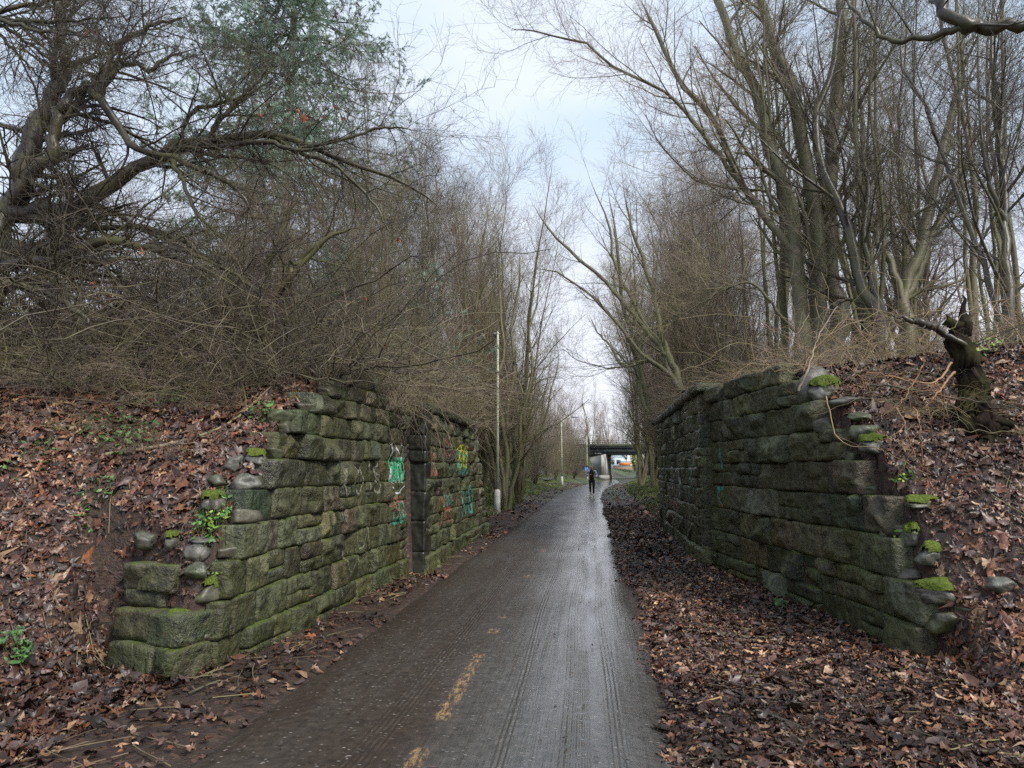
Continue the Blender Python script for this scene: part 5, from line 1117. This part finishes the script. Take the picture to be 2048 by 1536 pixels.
# verge grass, as tufts of blades
def grass(xr, yr, n, cond, label, seed, h=(.06, .16)):
    g = np.random.default_rng(seed); x = g.uniform(*xr, n); y = g.uniform(*yr, n); k = cond(x, y) & (vnoise(x * .8, y * .35, 4) > -.25); x, y = x[k], y[k]; n = len(x); z = hgt(x, y)
    a = g.uniform(0, 6.28, n); w_ = .012 + .008 * g.random(n); hh = g.uniform(*h, n); tx, ty = .5 * hh * g.normal(size=n), .5 * hh * g.normal(size=n)
    V = np.stack([np.stack([x - w_ * np.cos(a), y - w_ * np.sin(a), z - .01], 1), np.stack([x + w_ * np.cos(a), y + w_ * np.sin(a), z - .01], 1), np.stack([x + tx, y + ty, z + hh], 1)], 1).reshape(-1, 3)
    C = np.repeat(np.array([(.10, .17, .03), (.15, .22, .045), (.20, .20, .07), (.06, .11, .025)])[g.integers(0, 4, n)], 3, 0)
    obj('grass', mesh('grass', V, [np.arange(len(V)).reshape(-1, 3)], {'col': C}, False, M_GREEN), None, label, 'grass', None, 'stuff')
grass((1.8, 9), (24, 75), 60000, lambda x, y: (x > pc(y) + 2.9), 'short bright grass on the right verge beyond the wall', 41)
grass((-8, -2.5), (21, 80), 40000, lambda x, y: (x < pc(y) - 2.5), 'short grass on the left verge around the lamp posts', 42)
# ------------------------------------------------------------------ the jogger
M_SKIN = plain('skin', (.50, .27, .20), .5, 6, .1); M_BLACK = plain('black_fabric', (.012, .012, .014), .7, 20, .3); M_SLEEVE = plain('blue_grey_fabric', (.46, .53, .64), .7, 14, .15)
M_SHOE = plain('shoe_white', (.6, .58, .56), .5, 9, .15); M_HAIR = plain('hair_brown', (.10, .05, .025), .7, 30, .3); M_EYE = plain('eye_dark', (.02, .02, .02), .3)
jog = thing('person', 'jogger in a black gilet with blue-grey sleeves and black trousers, hands at the chest', 'person', (-.02, 41.3, .03)); jog.rotation_euler = (0, 0, -.02)
def skin(name, pts, edges, mat, parent, root=0, lvl=2):
    me = bpy.data.meshes.new(name); me.from_pydata([p[:3] for p in pts], edges, []); o = obj(name, me, parent); me.materials.append(mat)
    md = o.modifiers.new('skin', 'SKIN'); md.use_smooth_shade = True
    if not me.skin_vertices: bpy.context.view_layer.objects.active = o
    for i, p in enumerate(pts):
        me.skin_vertices[0].data[i].radius = (p[3], p[4] if len(p) > 4 else p[3]); me.skin_vertices[0].data[i].use_root = (i == root)
    su = o.modifiers.new('smooth', 'SUBSURF'); su.levels = lvl; su.render_levels = lvl; return o
B = [(0, 0, .95, .13, .10), (0, -.01, 1.12, .125, .095), (0, -.02, 1.34, .155, .10), (0, -.015, 1.47, .075, .06), (0, -.03, 1.53, .052), (0, -.045, 1.60, .072, .085), (0, -.04, 1.69, .075, .09), (0, -.035, 1.745, .045, .055),
     (-.18, 0, 1.42, .055), (-.31, .03, 1.17, .042), (-.13, -.20, 1.19, .028), (-.06, -.25, 1.23, .034, .022),
     (.18, 0, 1.42, .055), (.30, .04, 1.15, .042), (.21, -.22, 1.11, .028), (.15, -.27, 1.14, .034, .022),
     (-.09, 0, .88, .085), (-.10, -.13, .52, .058), (-.085, .15, .20, .038), (-.08, .08, .10, .035, .03),
     (.09, 0, .88, .085), (.105, -.07, .50, .058), (.09, .0, .09, .038), (.095, -.14, .035, .035, .03)]
Ed = [(0, 1), (1, 2), (2, 3), (3, 4), (4, 5), (5, 6), (6, 7), (2, 8), (8, 9), (9, 10), (10, 11), (2, 12), (12, 13), (13, 14), (14, 15), (0, 16), (16, 17), (17, 18), (18, 19), (0, 20), (20, 21), (21, 22), (22, 23)]
for hi, sgn in ((11, 1), (15, -1)):
    hx, hy, hz = B[hi][:3]
    for f_ in range(4):      # fingers curled into a loose fist
        b_ = len(B); dz = .022 - .015 * f_; B += [(hx + sgn * .030, hy - .012, hz + dz, .0095), (hx + sgn * (.048 - .003 * f_), hy + .004, hz + dz, .0085), (hx + sgn * .030, hy + .018, hz + dz, .0075)]; Ed += [(hi, b_), (b_, b_ + 1), (b_ + 1, b_ + 2)]
    b_ = len(B); B += [(hx + sgn * .005, hy - .02, hz + .035, .0105), (hx + sgn * .028, hy - .022, hz + .042, .009)]; Ed += [(hi, b_), (b_, b_ + 1)]
for i_ in (0, 1, 2, 8, 9, 12, 13, 16, 17, 20, 21): B[i_] = (*B[i_][:3], *[r_ * .66 for r_ in B[i_][3:]])
skin('body', B, Ed, M_SKIN, jog)
gil = skin('gilet', [(0, 0, .90, .155, .125), (0, -.01, 1.05, .155, .12), (0, -.015, 1.2, .16, .12), (0, -.02, 1.36, .165, .12), (0, -.015, 1.46, .10, .08), (0, -.02, 1.515, .072, .068)], [(0, 1), (1, 2), (2, 3), (3, 4), (4, 5)], M_BLACK, jog)
for k_, (a_, b_, c_) in enumerate((((-.20, -.03, 1.43), (-.31, .03, 1.17), (-.17, -.19, 1.19)), ((.20, -.03, 1.43), (.30, .04, 1.15), (.23, -.21, 1.11)))):
    skin('sleeve', [(a_[0] * .55, a_[1], a_[2] - .01, .085), (*a_, .100), (*b_, .088), (*c_, .066)], [(0, 1), (1, 2), (2, 3)], M_SLEEVE, jog)
skin('trousers', [(0, 0, .93, .14, .11), (-.09, 0, .86, .10), (-.10, -.13, .52, .07), (-.085, .13, .23, .050), (.09, 0, .86, .10), (.105, -.07, .50, .07), (.09, -.005, .13, .050)], [(0, 1), (1, 2), (2, 3), (0, 4), (4, 5), (5, 6)], M_BLACK, jog)
skin('shoe', [(.09, .05, .06, .06, .065), (.09, -.06, .05, .06, .055), (.095, -.20, .035, .055, .04)], [(0, 1), (1, 2)], M_SHOE, jog); skin('shoe', [(-.085, .19, .21, .06, .065), (-.08, .12, .12, .06, .055), (-.08, .05, .04, .055, .04)], [(0, 1), (1, 2)], M_SHOE, jog)
skin('hair', [(0, .02, 1.66, .075, .06), (0, -.01, 1.735, .072, .075)], [(0, 1)], M_HAIR, jog); skin('beard', [(-.05, -.09, 1.585, .018), (0, -.115, 1.545, .032, .025), (.05, -.09, 1.585, .018)], [(0, 1), (1, 2)], M_HAIR, jog, 1)
for sx in (-1, 1):
    m = MB(); lathe(m, [(.001, -.008), (.009, 0), (.001, .008)], 8); o = obj('eye', m.mesh('eye', M_EYE, True), jog, loc=(sx * .03, -.125, 1.655))
m = MB(); m.add([(-.014, -.12, 1.60), (.014, -.12, 1.60), (0, -.155, 1.607), (0, -.122, 1.655)], [(0, 1, 2), (0, 2, 3), (2, 1, 3), (0, 3, 1)]); obj('nose', m.mesh('nose', M_SKIN), jog)
# russet leaves still caught in the branches of the left tree
gl = np.random.default_rng(77)
for i, (a, b, Y) in enumerate([(1140, 425, 8.8), (1165, 460, 8.8), (1190, 455, 8.8), (1240, 445, 8.9), (1285, 408, 9), (1035, 400, 8.7), (998, 445, 8.7), (545, 970, 7.6), (358, 1080, 7.4), (425, 1140, 7.4), (1402, 1150, 8.2), (1480, 1332, 8.2), (1530, 920, 8.6), (1315, 455, 9), (335, 115, 7.5), (1020, 545, 8.6)]):
    p_ = aty(a / 1.92, b / 1.92, Y); n_ = gl.normal(size=(1, 3)) * .5 + np.array([[0, -1., 0]]); n_ /= np.linalg.norm(n_)
    V, F, C = leaves(np.zeros((1, 3)), n_, np.array([gl.uniform(.055, .085)]), np.array([[.38, .10, .03]]) * gl.uniform(.7, 1.2), gl, .5, 1)
    obj('leaf', mesh('leaf', V, [F], {'col': C}, False, M_LEAF), LT, loc=tuple(np.array(p_) - np.array(LT.location)))
